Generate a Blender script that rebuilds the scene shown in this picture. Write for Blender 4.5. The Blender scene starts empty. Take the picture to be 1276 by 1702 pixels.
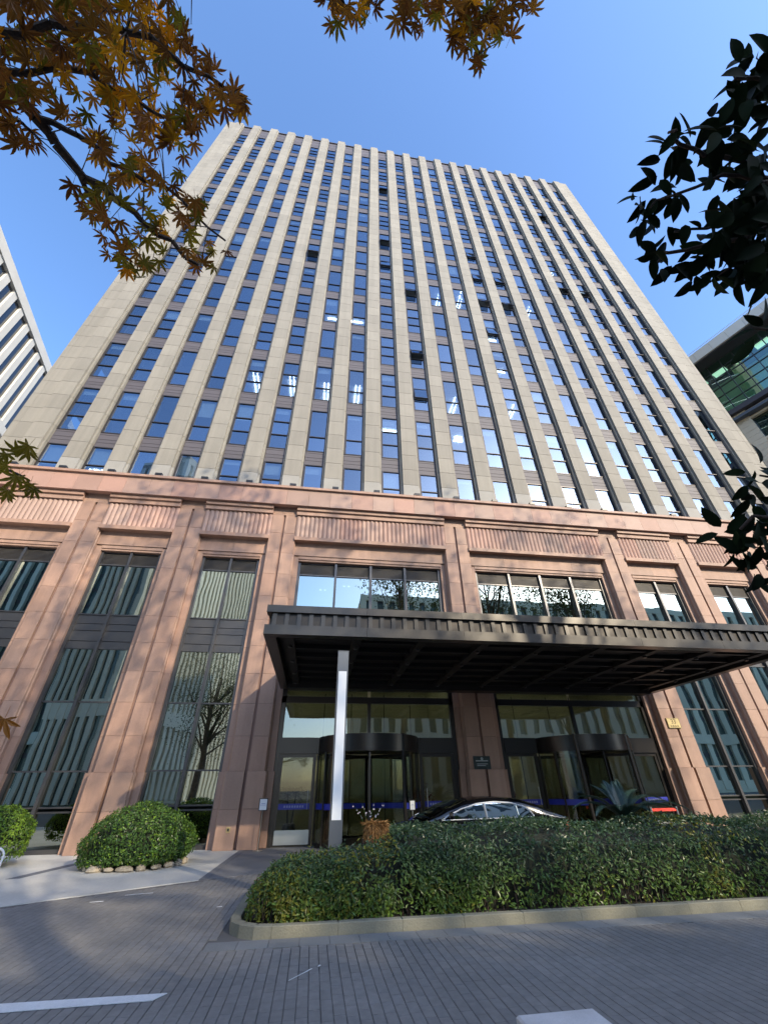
import bpy, math, random
import numpy as np
from mathutils import Vector, Matrix, noise
random.seed(7); rng = np.random.default_rng(7)
PI = math.pi
sc = bpy.context.scene; col = sc.collection

# ------------------------------------------------------------------ camera
EYE = 1.5; FPX = 674.9; TH, RO, YA = 0.5983, -0.0141, 0.1530
fw = Vector((math.sin(YA)*math.cos(TH), math.cos(YA)*math.cos(TH), math.sin(TH)))
r0 = Vector((math.cos(YA), -math.sin(YA), 0)); u0 = r0.cross(fw)
rt = math.cos(RO)*r0 + math.sin(RO)*u0; up = -math.sin(RO)*r0 + math.cos(RO)*u0
cam = bpy.data.cameras.new('camera'); camo = bpy.data.objects.new('camera', cam); col.objects.link(camo)
M = Matrix((rt, up, -fw)).transposed().to_4x4(); M.translation = (0, 0, EYE); camo.matrix_world = M
cam.sensor_fit = 'HORIZONTAL'; cam.sensor_width = 36; cam.lens = FPX/1276*36
cam.clip_start = 0.05; cam.clip_end = 2000; sc.camera = camo

# ------------------------------------------------------------------ light
SUN_EL, SUN_AZ = math.radians(27.0), math.radians(35.0)     # azimuth to the right of straight behind the camera
tosun = Vector((math.cos(SUN_EL)*math.sin(SUN_AZ), -math.cos(SUN_EL)*math.cos(SUN_AZ), math.sin(SUN_EL)))
w = bpy.data.worlds.new('World'); sc.world = w; w.use_nodes = True; nt = w.node_tree; nt.nodes.clear()
sky = nt.nodes.new('ShaderNodeTexSky'); sky.sky_type = 'NISHITA'; sky.sun_disc = False
sky.sun_elevation = SUN_EL; sky.sun_rotation = math.atan2(tosun.x, tosun.y)
sky.air_density = 1.1; sky.dust_density = 1.6; sky.ozone_density = 6.5
bg = nt.nodes.new('ShaderNodeBackground'); bg.inputs[1].default_value = 0.15
wo = nt.nodes.new('ShaderNodeOutputWorld')
nt.links.new(sky.outputs[0], bg.inputs[0]); nt.links.new(bg.outputs[0], wo.inputs[0])
sl = bpy.data.lights.new('sun', 'SUN'); sl.energy = 2.0; sl.angle = math.radians(0.6); sl.color = (1.0, .86, .64)
so = bpy.data.objects.new('sun', sl); col.objects.link(so)
so.rotation_euler = tosun.to_track_quat('Z', 'Y').to_euler()
sc.view_settings.view_transform = 'Standard'; sc.view_settings.look = 'None'
sc.view_settings.exposure = 1.6; sc.view_settings.gamma = 1.0
sc.render.engine = 'CYCLES'; sc.cycles.max_bounces = 8; sc.cycles.transparent_max_bounces = 12

# ------------------------------------------------------------------ helpers
def ray(x, y): return fw*FPX + rt*(x-638) - up*(y-851)
def at(x, y, d):                       # world point seen at a photo position, d metres away
    return Vector((0, 0, EYE)) + ray(x, y).normalized()*d
def atz(x, y, z):
    d = ray(x, y); t = (z-EYE)/d.z; return Vector((d.x*t, d.y*t, z))

class MB:
    def __init__(s): s.v = []; s.f = []
    def box(s, x0, x1, y0, y1, z0, z1):
        b = len(s.v)
        s.v += [(x0,y0,z0),(x1,y0,z0),(x1,y1,z0),(x0,y1,z0),(x0,y0,z1),(x1,y0,z1),(x1,y1,z1),(x0,y1,z1)]
        s.f += [tuple(b+i for i in q) for q in ((0,3,2,1),(4,5,6,7),(0,1,5,4),(1,2,6,5),(2,3,7,6),(3,0,4,7))]
        return s
    def poly(s, pts):
        b = len(s.v); s.v += [tuple(p) for p in pts]; s.f.append(tuple(range(b, b+len(pts)))); return s
    def prism(s, pts, z0, z1):         # plan polygon (ccw) extruded in z
        b = len(s.v); n = len(pts)
        s.v += [(x, y, z0) for x, y in pts] + [(x, y, z1) for x, y in pts]
        s.f.append(tuple(b+i for i in range(n))[::-1]); s.f.append(tuple(b+n+i for i in range(n)))
        s.f += [(b+i, b+(i+1) % n, b+n+(i+1) % n, b+n+i) for i in range(n)]
        return s
    def tube(s, a, b_, r0, r1=None, n=8, cap=True):
        a = Vector(a); b_ = Vector(b_); r1 = r0 if r1 is None else r1
        d = (b_-a).normalized(); e = d.orthogonal().normalized(); g = d.cross(e); k = len(s.v)
        for p, r in ((a, r0), (b_, r1)):
            for i in range(n):
                t = 2*PI*i/n; s.v.append(tuple(p + e*math.cos(t)*r + g*math.sin(t)*r))
        s.f += [(k+i, k+(i+1) % n, k+n+(i+1) % n, k+n+i) for i in range(n)]
        if cap: s.f.append(tuple(k+i for i in range(n))[::-1]); s.f.append(tuple(k+n+i for i in range(n)))
        return s
    def path(s, pts, radii, n=6):
        for i in range(len(pts)-1): s.tube(pts[i], pts[i+1], radii[i], radii[i+1], n, True)
        return s
    def lathe(s, prof, cx=0, cy=0, n=16):
        k = len(s.v)
        for r, z in prof:
            for i in range(n):
                t = 2*PI*i/n; s.v.append((cx+r*math.cos(t), cy+r*math.sin(t), z))
        for j in range(len(prof)-1):
            for i in range(n):
                s.f.append((k+j*n+i, k+j*n+(i+1) % n, k+(j+1)*n+(i+1) % n, k+(j+1)*n+i))
        s.f.append(tuple(k+i for i in range(n))[::-1]); s.f.append(tuple(k+(len(prof)-1)*n+i for i in range(n)))
        return s
    def grid(s, P):                    # P[i][j] points
        k = len(s.v); n = len(P[0])
        for row in P: s.v += [tuple(p) for p in row]
        for i in range(len(P)-1):
            for j in range(n-1): s.f.append((k+i*n+j, k+i*n+j+1, k+(i+1)*n+j+1, k+(i+1)*n+j))
        return s
    def mesh(s, name, m, smooth=False):
        me = bpy.data.meshes.new(name); me.from_pydata(s.v, [], s.f); me.materials.append(m)
        if smooth: me.polygons.foreach_set('use_smooth', [True]*len(me.polygons))
        me.update(); return me
    def build(s, name, m, parent=None, kind=None, loc=(0,0,0), smooth=False, label=None):
        return put(name, s.mesh(name, m, smooth), parent, kind, loc, label)
def put(name, me, parent=None, kind=None, loc=(0,0,0), label=None):
    o = bpy.data.objects.new(name, me); col.objects.link(o); o.location = loc
    if parent: o.parent = parent
    if kind: o['kind'] = kind
    if label: o['label'] = label
    return o
def np_mesh(name, V, F, m, smooth=False):          # V (n,3), F (k,3) or (k,4)
    me = bpy.data.meshes.new(name); V = np.asarray(V, np.float32); F = np.asarray(F, np.int32); k, c = F.shape
    me.vertices.add(len(V)); me.vertices.foreach_set('co', V.ravel())
    me.loops.add(k*c); me.loops.foreach_set('vertex_index', F.ravel())
    me.polygons.add(k); me.polygons.foreach_set('loop_start', np.arange(0, k*c, c, dtype=np.int32))
    me.update(calc_edges=True); me.materials.append(m)
    me.polygons.foreach_set('use_smooth', [bool(smooth)]*k)
    return me
def thing(name, label, cat, loc=(0,0,0), rz=0, group=None):
    o = bpy.data.objects.new(name, None); col.objects.link(o); o.location = loc; o.rotation_euler.z = rz
    o['label'] = label; o['category'] = cat
    if group: o['group'] = group
    o.empty_display_size = 0.2
    return o

# ------------------------------------------------------------------ materials
def mat(name, c, rough=0.7, metal=0.0, var=0.0, noise_scale=6.0, namt=0.0, bump=0.0, bscale=60.0, spec=0.5, streak=0.0, c2=None):
    m = bpy.data.materials.new(name); m.use_nodes = True; n = m.node_tree.nodes; l = m.node_tree.links
    b = n['Principled BSDF']; b.inputs['Roughness'].default_value = rough; b.inputs['Metallic'].default_value = metal
    b.inputs['Specular IOR Level'].default_value = spec
    b.inputs['Base Color'].default_value = (*c, 1)
    cur = None
    def rgb(v):
        q = n.new('ShaderNodeRGB'); q.outputs[0].default_value = (*v, 1); return q.outputs[0]
    if var or namt or streak or c2:
        cur = rgb(c)
        geo = n.new('ShaderNodeNewGeometry'); oi = n.new('ShaderNodeObjectInfo')
        ad = n.new('ShaderNodeMath'); ad.operation = 'ADD'; l.new(geo.outputs['Random Per Island'], ad.inputs[0]); l.new(oi.outputs['Random'], ad.inputs[1])
        fr = n.new('ShaderNodeMath'); fr.operation = 'FRACT'; l.new(ad.outputs[0], fr.inputs[0])
        if c2:
            mx = n.new('ShaderNodeMix'); mx.data_type = 'RGBA'; l.new(fr.outputs[0], mx.inputs[0]); l.new(cur, mx.inputs[6]); mx.inputs[7].default_value = (*c2, 1); cur = mx.outputs[2]
        if var:
            mr = n.new('ShaderNodeMapRange'); mr.inputs[3].default_value = 1-var; mr.inputs[4].default_value = 1+var
            m2 = n.new('ShaderNodeMath'); m2.operation = 'MULTIPLY'; m2.inputs[1].default_value = 7.31; l.new(fr.outputs[0], m2.inputs[0])
            m3 = n.new('ShaderNodeMath'); m3.operation = 'FRACT'; l.new(m2.outputs[0], m3.inputs[0]); l.new(m3.outputs[0], mr.inputs[0])
            vm = n.new('ShaderNodeVectorMath'); vm.operation = 'SCALE'; l.new(cur, vm.inputs[0]); l.new(mr.outputs[0], vm.inputs['Scale']); cur = vm.outputs[0]
        if namt:
            tc = n.new('ShaderNodeNewGeometry')
            for scl, am in ((noise_scale, namt), (noise_scale*22, namt*0.8)):
                nz = n.new('ShaderNodeTexNoise'); nz.inputs['Scale'].default_value = scl; nz.inputs['Detail'].default_value = 4
                l.new(tc.outputs['Position'], nz.inputs['Vector'])
                mr = n.new('ShaderNodeMapRange'); mr.inputs[1].default_value = .3; mr.inputs[2].default_value = .7; mr.inputs[3].default_value = 1-am; mr.inputs[4].default_value = 1+am; l.new(nz.outputs[0], mr.inputs[0])
                vm = n.new('ShaderNodeVectorMath'); vm.operation = 'SCALE'; l.new(cur, vm.inputs[0]); l.new(mr.outputs[0], vm.inputs['Scale']); cur = vm.outputs[0]
        if streak:
            tc = n.new('ShaderNodeNewGeometry'); mp = n.new('ShaderNodeMapping'); mp.inputs['Scale'].default_value = (3.0, 3.0, 0.12)
            l.new(tc.outputs['Position'], mp.inputs[0]); nz = n.new('ShaderNodeTexNoise'); nz.inputs['Scale'].default_value = 1.6; nz.inputs['Detail'].default_value = 5; l.new(mp.outputs[0], nz.inputs['Vector'])
            mr = n.new('ShaderNodeMapRange'); mr.inputs[1].default_value = .35; mr.inputs[2].default_value = .65; mr.inputs[3].default_value = 1-streak; mr.inputs[4].default_value = 1; l.new(nz.outputs[0], mr.inputs[0])
            vm = n.new('ShaderNodeVectorMath'); vm.operation = 'SCALE'; l.new(cur, vm.inputs[0]); l.new(mr.outputs[0], vm.inputs['Scale']); cur = vm.outputs[0]
        l.new(cur, b.inputs['Base Color'])
    if bump:
        tc = n.new('ShaderNodeNewGeometry'); nz = n.new('ShaderNodeTexNoise'); nz.inputs['Scale'].default_value = bscale; nz.inputs['Detail'].default_value = 3
        l.new(tc.outputs['Position'], nz.inputs['Vector']); bp = n.new('ShaderNodeBump'); bp.inputs['Strength'].default_value = bump; bp.inputs['Distance'].default_value = 0.01
        l.new(nz.outputs[0], bp.inputs['Height']); l.new(bp.outputs[0], b.inputs['Normal'])
    return m
def glass(name, tint, refl, trans, wav=0.0, wscale=0.5, rough=0.0):
    # coated pane: part mirror, part see-through
    m = bpy.data.materials.new(name); m.use_nodes = True; n = m.node_tree.nodes; l = m.node_tree.links; n.clear()
    out = n.new('ShaderNodeOutputMaterial'); g = n.new('ShaderNodeBsdfGlossy'); g.inputs['Roughness'].default_value = rough; g.inputs['Color'].default_value = (*tint, 1)
    t = n.new('ShaderNodeBsdfTransparent'); t.inputs['Color'].default_value = (*trans, 1)
    lw = n.new('ShaderNodeFresnel'); lw.inputs['IOR'].default_value = 1.5
    ad = n.new('ShaderNodeMath'); ad.operation = 'ADD'; ad.use_clamp = True; l.new(lw.outputs[0], ad.inputs[0])
    gi = n.new('ShaderNodeNewGeometry'); go = n.new('ShaderNodeObjectInfo'); ga = n.new('ShaderNodeMath'); ga.operation = 'ADD'; l.new(gi.outputs['Random Per Island'], ga.inputs[0]); l.new(go.outputs['Random'], ga.inputs[1])
    gf = n.new('ShaderNodeMath'); gf.operation = 'FRACT'; l.new(ga.outputs[0], gf.inputs[0]); gm_ = n.new('ShaderNodeMapRange'); gm_.inputs[3].default_value = refl*.8; gm_.inputs[4].default_value = refl*1.2; l.new(gf.outputs[0], gm_.inputs[0]); l.new(gm_.outputs[0], ad.inputs[1])
    bf = n.new('ShaderNodeNewGeometry'); iv = n.new('ShaderNodeMath'); iv.operation = 'SUBTRACT'; iv.inputs[0].default_value = 1; l.new(bf.outputs['Backfacing'], iv.inputs[1])
    mu = n.new('ShaderNodeMath'); mu.operation = 'MULTIPLY'; l.new(ad.outputs[0], mu.inputs[0]); l.new(iv.outputs[0], mu.inputs[1])
    mx = n.new('ShaderNodeMixShader'); l.new(mu.outputs[0], mx.inputs[0]); l.new(t.outputs[0], mx.inputs[1]); l.new(g.outputs[0], mx.inputs[2]); l.new(mx.outputs[0], out.inputs[0])
    if wav:
        tc = n.new('ShaderNodeNewGeometry'); oi = n.new('ShaderNodeObjectInfo'); va = n.new('ShaderNodeVectorMath'); va.operation = 'ADD'
        ml = n.new('ShaderNodeMath'); ml.operation = 'MULTIPLY'; ml.inputs[1].default_value = 37.0; l.new(oi.outputs['Random'], ml.inputs[0])
        l.new(tc.outputs['Position'], va.inputs[0]); l.new(ml.outputs[0], va.inputs[1])
        nz = n.new('ShaderNodeTexNoise'); nz.inputs['Scale'].default_value = wscale; nz.inputs['Detail'].default_value = 1; l.new(va.outputs[0], nz.inputs['Vector'])
        bp = n.new('ShaderNodeBump'); bp.inputs['Strength'].default_value = 1; bp.inputs['Distance'].default_value = wav; l.new(nz.outputs[0], bp.inputs['Height'])
        l.new(bp.outputs[0], g.inputs['Normal'])
    return m
def leafmat(name, c, c2, trans=0.3, tc=(.4,.3,.02), rough=0.45, var=0.3, lowc=None):
    m = mat(name, c, rough=rough, c2=c2, var=var, spec=0.4); n = m.node_tree.nodes; l = m.node_tree.links
    b = n['Principled BSDF']; out = n['Material Output']; b.inputs['Specular IOR Level'].default_value = .08 if name.startswith('magn') else .4
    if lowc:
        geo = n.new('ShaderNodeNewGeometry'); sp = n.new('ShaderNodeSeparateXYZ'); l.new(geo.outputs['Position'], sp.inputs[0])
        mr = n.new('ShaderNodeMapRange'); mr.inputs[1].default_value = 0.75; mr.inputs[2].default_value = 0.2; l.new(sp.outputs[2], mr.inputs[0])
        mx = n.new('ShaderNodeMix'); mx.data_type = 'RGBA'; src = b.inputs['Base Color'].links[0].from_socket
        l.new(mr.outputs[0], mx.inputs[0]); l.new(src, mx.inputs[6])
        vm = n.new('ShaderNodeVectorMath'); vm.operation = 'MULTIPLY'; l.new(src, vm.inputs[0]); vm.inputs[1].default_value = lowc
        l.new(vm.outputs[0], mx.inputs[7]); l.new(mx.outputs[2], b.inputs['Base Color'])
    if trans:
        t = n.new('ShaderNodeBsdfTranslucent'); mx = n.new('ShaderNodeMixShader'); mx.inputs[0].default_value = trans
        vm = n.new('ShaderNodeVectorMath'); vm.operation = 'MULTIPLY'; vm.inputs[1].default_value = tc; l.new(b.inputs['Base Color'].links[0].from_socket, vm.inputs[0]); l.new(vm.outputs[0], t.inputs['Color'])
        l.new(b.outputs[0], mx.inputs[1]); l.new(t.outputs[0], mx.inputs[2]); l.new(mx.outputs[0], out.inputs[0])
    return m
def emis(name, c, s):
    m = bpy.data.materials.new(name); m.use_nodes = True; b = m.node_tree.nodes['Principled BSDF']
    b.inputs['Base Color'].default_value = (*c, 1); b.inputs['Emission Color'].default_value = (*c, 1); b.inputs['Emission Strength'].default_value = s
    return m

STONE = mat('beige_stone', (.248,.230,.194), .75, var=.08, noise_scale=.7, namt=.05, streak=.10, bump=.15)
STONE_L = mat('pale_base_stone', (.28,.27,.245), .75, var=.04, noise_scale=.9, namt=.06, bump=.15)
JOINT = mat('joint', (.16,.14,.12), .9)
PINK = mat('pink_granite', (.37,.225,.162), .62, var=.08, noise_scale=1.2, namt=.07, streak=.14, bump=.12, c2=(.35,.225,.168))
PINK_W = mat('pink_granite_mixed', (.37,.215,.165), .62, var=.10, noise_scale=1.2, namt=.06, bump=.12, c2=(.33,.225,.18))
PJOINT = mat('pink_joint', (.24,.15,.12), .9)
SPAN = mat('spandrel_metal', (.085,.076,.085), .6, .0, var=.06)
FRAME = mat('window_frame_metal', (.05,.045,.045), .4, .5)
PFRAME = mat('podium_frame_metal', (.09,.088,.09), .35, .6)
LOUV = mat('louver_metal', (.13,.12,.11), .5, .3)
DARKM = mat('canopy_metal', (.035,.031,.028), .38, .55, var=.04, noise_scale=2, namt=.06)
DARKM2 = mat('canopy_trim_metal', (.06,.056,.052), .33, .6, noise_scale=2, namt=.05)
BRONZE = mat('door_bronze', (.045,.04,.037), .3, .7)
STEEL = mat('brushed_steel', (.42,.43,.42), .32, .9, noise_scale=3, namt=.05)
GLT = glass('tower_glass', (.60,.72,.88), .25, (.54,.60,.64), .004, .6)
GLP = glass('podium_glass', (.84,.93,.84), .34, (.24,.29,.25), .0028, .75)
GLD = glass('door_glass', (.85,.9,.85), .03, (.72,.74,.66))
GLE = glass('entry_glass', (.9,.95,.9), .16, (.62,.66,.56), .003, .8)
INT = mat('office_ceiling', (.75,.76,.78), .9); INTW = mat('office_wall', (.16,.18,.21), .9, var=.3); INTF = mat('office_floor', (.12,.11,.10), .8)
LOB = mat('lobby_wall', (.40,.385,.30), .5, noise_scale=.6, namt=.08); LOBF = mat('lobby_floor', (.42,.38,.27), .12)
TUBE = emis('light_tube', (.95,1,1), 5)
LOBL = emis('lobby_lamp', (1,.92,.72), 1.8)
RGLOW = emis('added_storey_glow', (1,1,.92), .45)
SPOT = emis('spot_lamp', (1,.95,.8), 3.0)
BLUE = mat('blue_film', (.018,.03,.34), .4)
BLUE_T = mat('film_text', (.30,.33,.55), .5)
PAVE = mat('brick_paver', (.172,.165,.158), .8, var=.06, noise_scale=.55, namt=.15, bump=.25, bscale=90, c2=(.16,.156,.152))
PAVEJ = mat('paver_joint', (.105,.098,.092), .95)
SLAB = mat('pale_paving', (.46,.45,.42), .65, noise_scale=.9, namt=.10, bump=.25, bscale=50)
SLABD = mat('dark_paving', (.13,.135,.15), .7, noise_scale=1.1, namt=.10, bump=.25, bscale=60)
WLINE = mat('white_road_paint', (.62,.63,.64), .7, noise_scale=3, namt=.10, bump=.5, bscale=80)
CURB = mat('curb_stone', (.20,.19,.14), .8, var=.07, noise_scale=2, namt=.12, bump=.5)
SOIL = mat('soil', (.035,.027,.02), .95, noise_scale=8, namt=.3, bump=1)
GRAN = mat('grey_granite', (.50,.49,.49), .7, noise_scale=7, namt=.10, bump=.3)
ROCK = mat('rock', (.36,.31,.24), .85, var=.15, noise_scale=5, namt=.25, bump=.8)
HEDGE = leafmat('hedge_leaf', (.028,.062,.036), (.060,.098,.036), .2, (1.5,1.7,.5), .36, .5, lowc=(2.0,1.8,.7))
BUSH = leafmat('bush_leaf', (.035,.085,.02), (.08,.15,.03), .22, (1.4,1.5,.5), .35, .5)
BUSHY = leafmat('bright_bush_leaf', (.12,.22,.02), (.20,.30,.04), .3, (1.4,1.5,.5), .4, .3)
YLEAF = leafmat('sunlit_yellow_hedge_leaf', (.10,.14,.025), (.20,.19,.03), .3, (1.4,1.3,.5), .4, .4)
MAPLE = leafmat('maple_leaf', (.15,.065,.022), (.20,.11,.025), .42, (1.9,1.5,.8), .5, .4)
MAPLEY = leafmat('yellow_maple_leaf', (.48,.30,.02), (.50,.22,.015), .5, (1.5,1.2,.6), .5, .3)
MAPLEG = leafmat('olive_maple_leaf', (.13,.105,.018), (.17,.13,.02), .45, (1.7,1.7,.8), .5, .3)
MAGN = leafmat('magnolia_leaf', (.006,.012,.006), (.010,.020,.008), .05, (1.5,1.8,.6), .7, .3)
BARK = mat('bark', (.05,.035,.028), .9, noise_scale=12, namt=.3, bump=.8)
BARKG = mat('grey_bark', (.14,.12,.10), .9, noise_scale=6, namt=.3, bump=.8)
TREE = leafmat('tree_leaf', (.05,.08,.03), (.08,.10,.03), .2, (1.4,1.4,.5), .5, .4)
WHITE = mat('white_panel', (.80,.82,.84), .35)
LAMPM = mat('lamp_post_metal', (.12,.13,.145), .4, .5)
CARP = mat('car_paint', (.006,.006,.007), .08, .2, spec=.8)
CHROME = mat('chrome', (.8,.8,.8), .12, 1.0); TRIM = mat('bright_trim', (.85,.86,.88), .25, .35)
CARG = glass('car_glass', (.75,.85,1.0), .55, (.08,.09,.1))
RUB = mat('rubber', (.02,.02,.02), .8)
BLACK = mat('black_plastic', (.012,.012,.013), .4)
PAPER = mat('paper', (.72,.74,.78), .6)
GOLD = mat('gold_plate', (.46,.36,.17), .45, .4, noise_scale=9, namt=.12)
GOLDD = mat('engraved_dark', (.10,.07,.03), .6)
PLATE = mat('dark_bronze_plate', (.05,.06,.055), .3, .6, noise_scale=6, namt=.3)
FIBER = leafmat('dry_fibre', (.26,.13,.045), (.36,.21,.08), .15, (1,.9,.6), .7, .3)
FIBERD = mat('dark_fibre', (.13,.06,.035), .9, noise_scale=20, namt=.4, bump=1)
CYC = leafmat('cycad_leaf', (.022,.046,.040), (.032,.062,.046), .12, (1.3,1.5,.8), .35, .25)
REDF = leafmat('red_twigs', (.16,.02,.015), (.24,.03,.02), .1, (1,.6,.5), .6, .3)
REDB = mat('red_belt', (.75,.05,.03), .5)

# ================================================================== SETTING
def sheet(name, pts, z, m, parent=None, th=0.02):
    o = MB().prism(pts, z-th, z).build(name, m, parent)
    if not parent: o['kind'] = 'structure'
    return o
MB().box(-600, 600, -600, 600, -0.5, -0.06).build('ground', SLABD, None, 'structure')
road = sheet('road', [(-60,-60),(60,-60),(60,12.2),(-0.9,12.2),(-2.16,11.53),(-4.85,9.81),(-60,-25)], -0.014, PAVEJ)
sheet('forecourt', [(-2.16,11.53),(-0.9,12.2),(30,12.2),(30,18),(-2.02,18)], -0.004, SLABD)
side = sheet('sidewalk', [(-60,-25.4),(-4.85,9.81),(-2.16,11.53),(-2.02,18),(-60,18)], 0.0, SLAB)
MB().prism([(-2.16,11.53),(-2.02,11.6),(-1.86,18),(-2.02,18)], 0.001, 0.004).build('dark_border', SLABD, side)
MB().prism([(-6.3,12.55),(-6.05,12.6),(-5.35,16.4),(-5.62,16.4)], 0.001, 0.004).build('dark_border', SLABD, side)
# brick pavers of the road, long side towards the building
def inroad(x, y):
    if y > 7.0 and x > -0.98: return False
    if x < -4.85+ (y-9.81)*1.564 + 0.1 and y > 9.7: return False
    # edge line from (-60,-25.4) to (-4.85,9.81) and on to (-2.16,11.53)
    return y < 9.81 + (x+4.85)*0.639 - 0.12
allb = []
x = -6.6
while x < 9.6:
    ofs = random.random()*0.2; y = 3.85 - ofs
    while y < 12.0:
        if inroad(x+.05, y+.1) and inroad(x+.05, y+.2) and not (y > 6.75 and y < 7.2 and x > -1.15) : allb.append((x, y))
        y += 0.203
    x += 0.1015
allb.sort(key=lambda p: (p[0]*.9-0.3)**2 + (p[1]-4.6)**2*2)
def brick_mesh(dx, dy, tz):
    m = MB(); c = .005; a = [(-.0485+dx, -.1005), (.0485+dx, -.1005), (.0485+dx, .1005), (-.0485+dx, .1005)]
    b = [(-.0485+c+dx, -.1005+.002), (.0485-c+dx, -.1005+.002), (.0485-c+dx, .1005-.002), (-.0485+c+dx, .1005-.002)]
    m.v = [(p[0], p[1], -.02) for p in a] + [(p[0], p[1], -.004) for p in a] + [(p[0], p[1], tz + t) for p, t in zip(b, (0, .0006, .001, -.0004))]
    m.f = [(8,9,10,11)] + [(4+i, 4+(i+1) % 4, 8+(i+1) % 4, 8+i) for i in range(4)] + [(i, (i+1) % 4, 4+(i+1) % 4, 4+i) for i in range(4)]
    return m.mesh('brick', PAVE)
bms = [brick_mesh(random.uniform(-.001,.001), 0, random.uniform(-.0012, .0006)) for _ in range(8)]
vis = [p for p in allb if p[1] > 3.7]
for i, (x, y) in enumerate(vis[:300]): put('brick', random.choice(bms), road, None, (x+.05, y+.1, 0))
V = []; F = []
for i, (x, y) in enumerate(vis[300:]):
    tz = random.uniform(-.0005, .0003); k = len(V); c = .003; x0, x1, y0, y1 = x+.0015, x+.0985, y+.0002, y+.2018
    V += [(x0,y0,-.012),(x1,y0,-.012),(x1,y1,-.012),(x0,y1,-.012),(x0+c,y0+.0015,tz),(x1-c,y0+.0015,tz),(x1-c,y1-.0015,tz),(x0+c,y1-.0015,tz)]
    F += [(k+4,k+5,k+6,k+7)] + [(k+i2, k+(i2+1) % 4, k+4+(i2+1) % 4, k+4+i2) for i2 in range(4)]
put('brick', np_mesh('brick_field', V, F, PAVE), road, 'stuff')
# border course of larger pale pavers along the kerb
for i in range(26):
    x = -1.1 + i*.36
    MB().box(x+.003, x+.357, 6.80, 7.13, -.013, .0015).build('border_paver', mat('border_paver_stone', (.16,.165,.165), .8, var=.08, noise_scale=2, namt=.1, bump=.3) if i == 0 else bpy.data.materials['border_paver_stone'], road)
# painted line
MB().prism([(-7,5.47),(-1.24,5.52),(-1.15,5.66),(-7,5.80)], .004, .009).build('painted_line', WLINE, road)
for (x, y, a, L, wd) in ((0.02, 5.9, .9, .35, .012), (-2.9, 10.3, .25, .45, .03), (-3.4, 9.8, .2, .2, .03), (-1.3,9.0,.3,.08,.04), (0.2, 6.1, 1.1, .05,.02)):
    dx, dy = math.cos(a)*L/2, math.sin(a)*L/2; nx, ny = -math.sin(a)*wd/2, math.cos(a)*wd/2
    MB().prism([(x-dx-nx*.3,y-dy-ny*.3),(x+dx-nx,y+dy-ny),(x+dx+nx,y+dy+ny),(x-dx+nx*.3,y-dy+ny*.3)], .003, .006).build('paint_scuff', WLINE, road)

# ================================================================== MAIN BUILDING
B = thing('office_building', 'tall office building with beige stone piers above a pink granite base and entrance canopy', 'office building', (6.1, 20, 0))
def part(mb, name, m, parent=None, kind=None, smooth=False, label=None):
    o = mb.build(name, m, None, kind, (0,0,0), smooth, label); o.parent = parent or B; o.matrix_parent_inverse = (parent or B).matrix_world.inverted() if False else Matrix.Translation((-6.1,-20,0)) if (parent is None) else Matrix.Identity(4)
    return o
def pput(name, me, loc, parent=None, kind=None):
    o = put(name, me, None, kind, loc); o.parent = parent or B
    if parent is None: o.matrix_parent_inverse = Matrix.Translation((-6.1,-20,0))
    return o
# parts parented straight to B use the inverse offset; sub-parts sit under parts whose origin is the world origin
BW = 2.0718; XC = lambda k: -14.63 + BW*k; GX = lambda i: -14.0 + BW*i; GW = .862
YP, YS, YG = 16.54, 16.67, 16.84; ROOF = 69.15
part(MB().box(-15.98, 28.2, 24.2, 45, 0, 68.9).box(-15.98,28.2,17.5,24.2,68.5,68.9), 'body', STONE)
# ---- tower piers
row_n = 53; Z0 = 13.7; PH = 1.05
def panel_mesh(w=.825, extra=None):
    m = MB(); g = .009
    m.box(-w/2, w/2, YP, YS+.02, g, PH-g)
    m.box(-w/2-.10, -w/2+.005, YS, YG+.02, g, PH-g); m.box(w/2-.005, w/2+.10, YS, YG+.02, g, PH-g)
    if extra == 'L': m.box(-w/2-1.0+.31, -w/2-.012, YP+.09, YS+.3, g, PH-g); m.box(-w/2-1.0, -w/2-1.0+.30, YP+.09, YS+.3, g, PH-g)
    if extra == 'R': m.box(w/2+.012, w/2+1.0-.31, YP+.09, YS+.3, g, PH-g); m.box(w/2+1.0-.30, w/2+1.0, YP+.09, YS+.3, g, PH-g)
    return m
pm = {e: panel_mesh(extra=e).mesh('stone_panel', STONE) for e in (None, 'L', 'R')}
pml = panel_mesh().mesh('stone_panel', STONE_L)
rest = MB()
for k in range(21):
    e = 'L' if k == 0 else 'R' if k == 20 else None; x = XC(k)
    c = MB().box(x-.395, x+.395, YP+.014, YG, Z0, ROOF+.2).box(x-.5, x+.5, YS+.012, YG+.5, Z0, ROOF)
    if e == 'L': c.box(x-1.40, x-.45, YP+.105, YG+.7, Z0, ROOF-.1)
    if e == 'R': c.box(x+.45, x+1.40, YP+.105, YG+.7, Z0, ROOF-.1)
    p = part(c, 'pier', JOINT)
    for r in range(row_n):
        z = Z0 + .02 + r*PH
        if r < 13:
            pput('stone_panel', pml if (r == 0 and e is None) else pm[e], (x, 0, z), p)
        elif z + PH < ROOF + .6:
            src = panel_mesh(extra=e); b = len(rest.v)
            h = min(PH, ROOF+.35-z) if z+PH > ROOF-.1 else PH
            rest.v += [(a+x, b2, c2*(h/PH)+z) for a, b2, c2 in src.v]; rest.f += [tuple(i+b for i in q) for q in src.f]
part(rest, 'stone_panel', STONE, kind='stuff')
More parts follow.
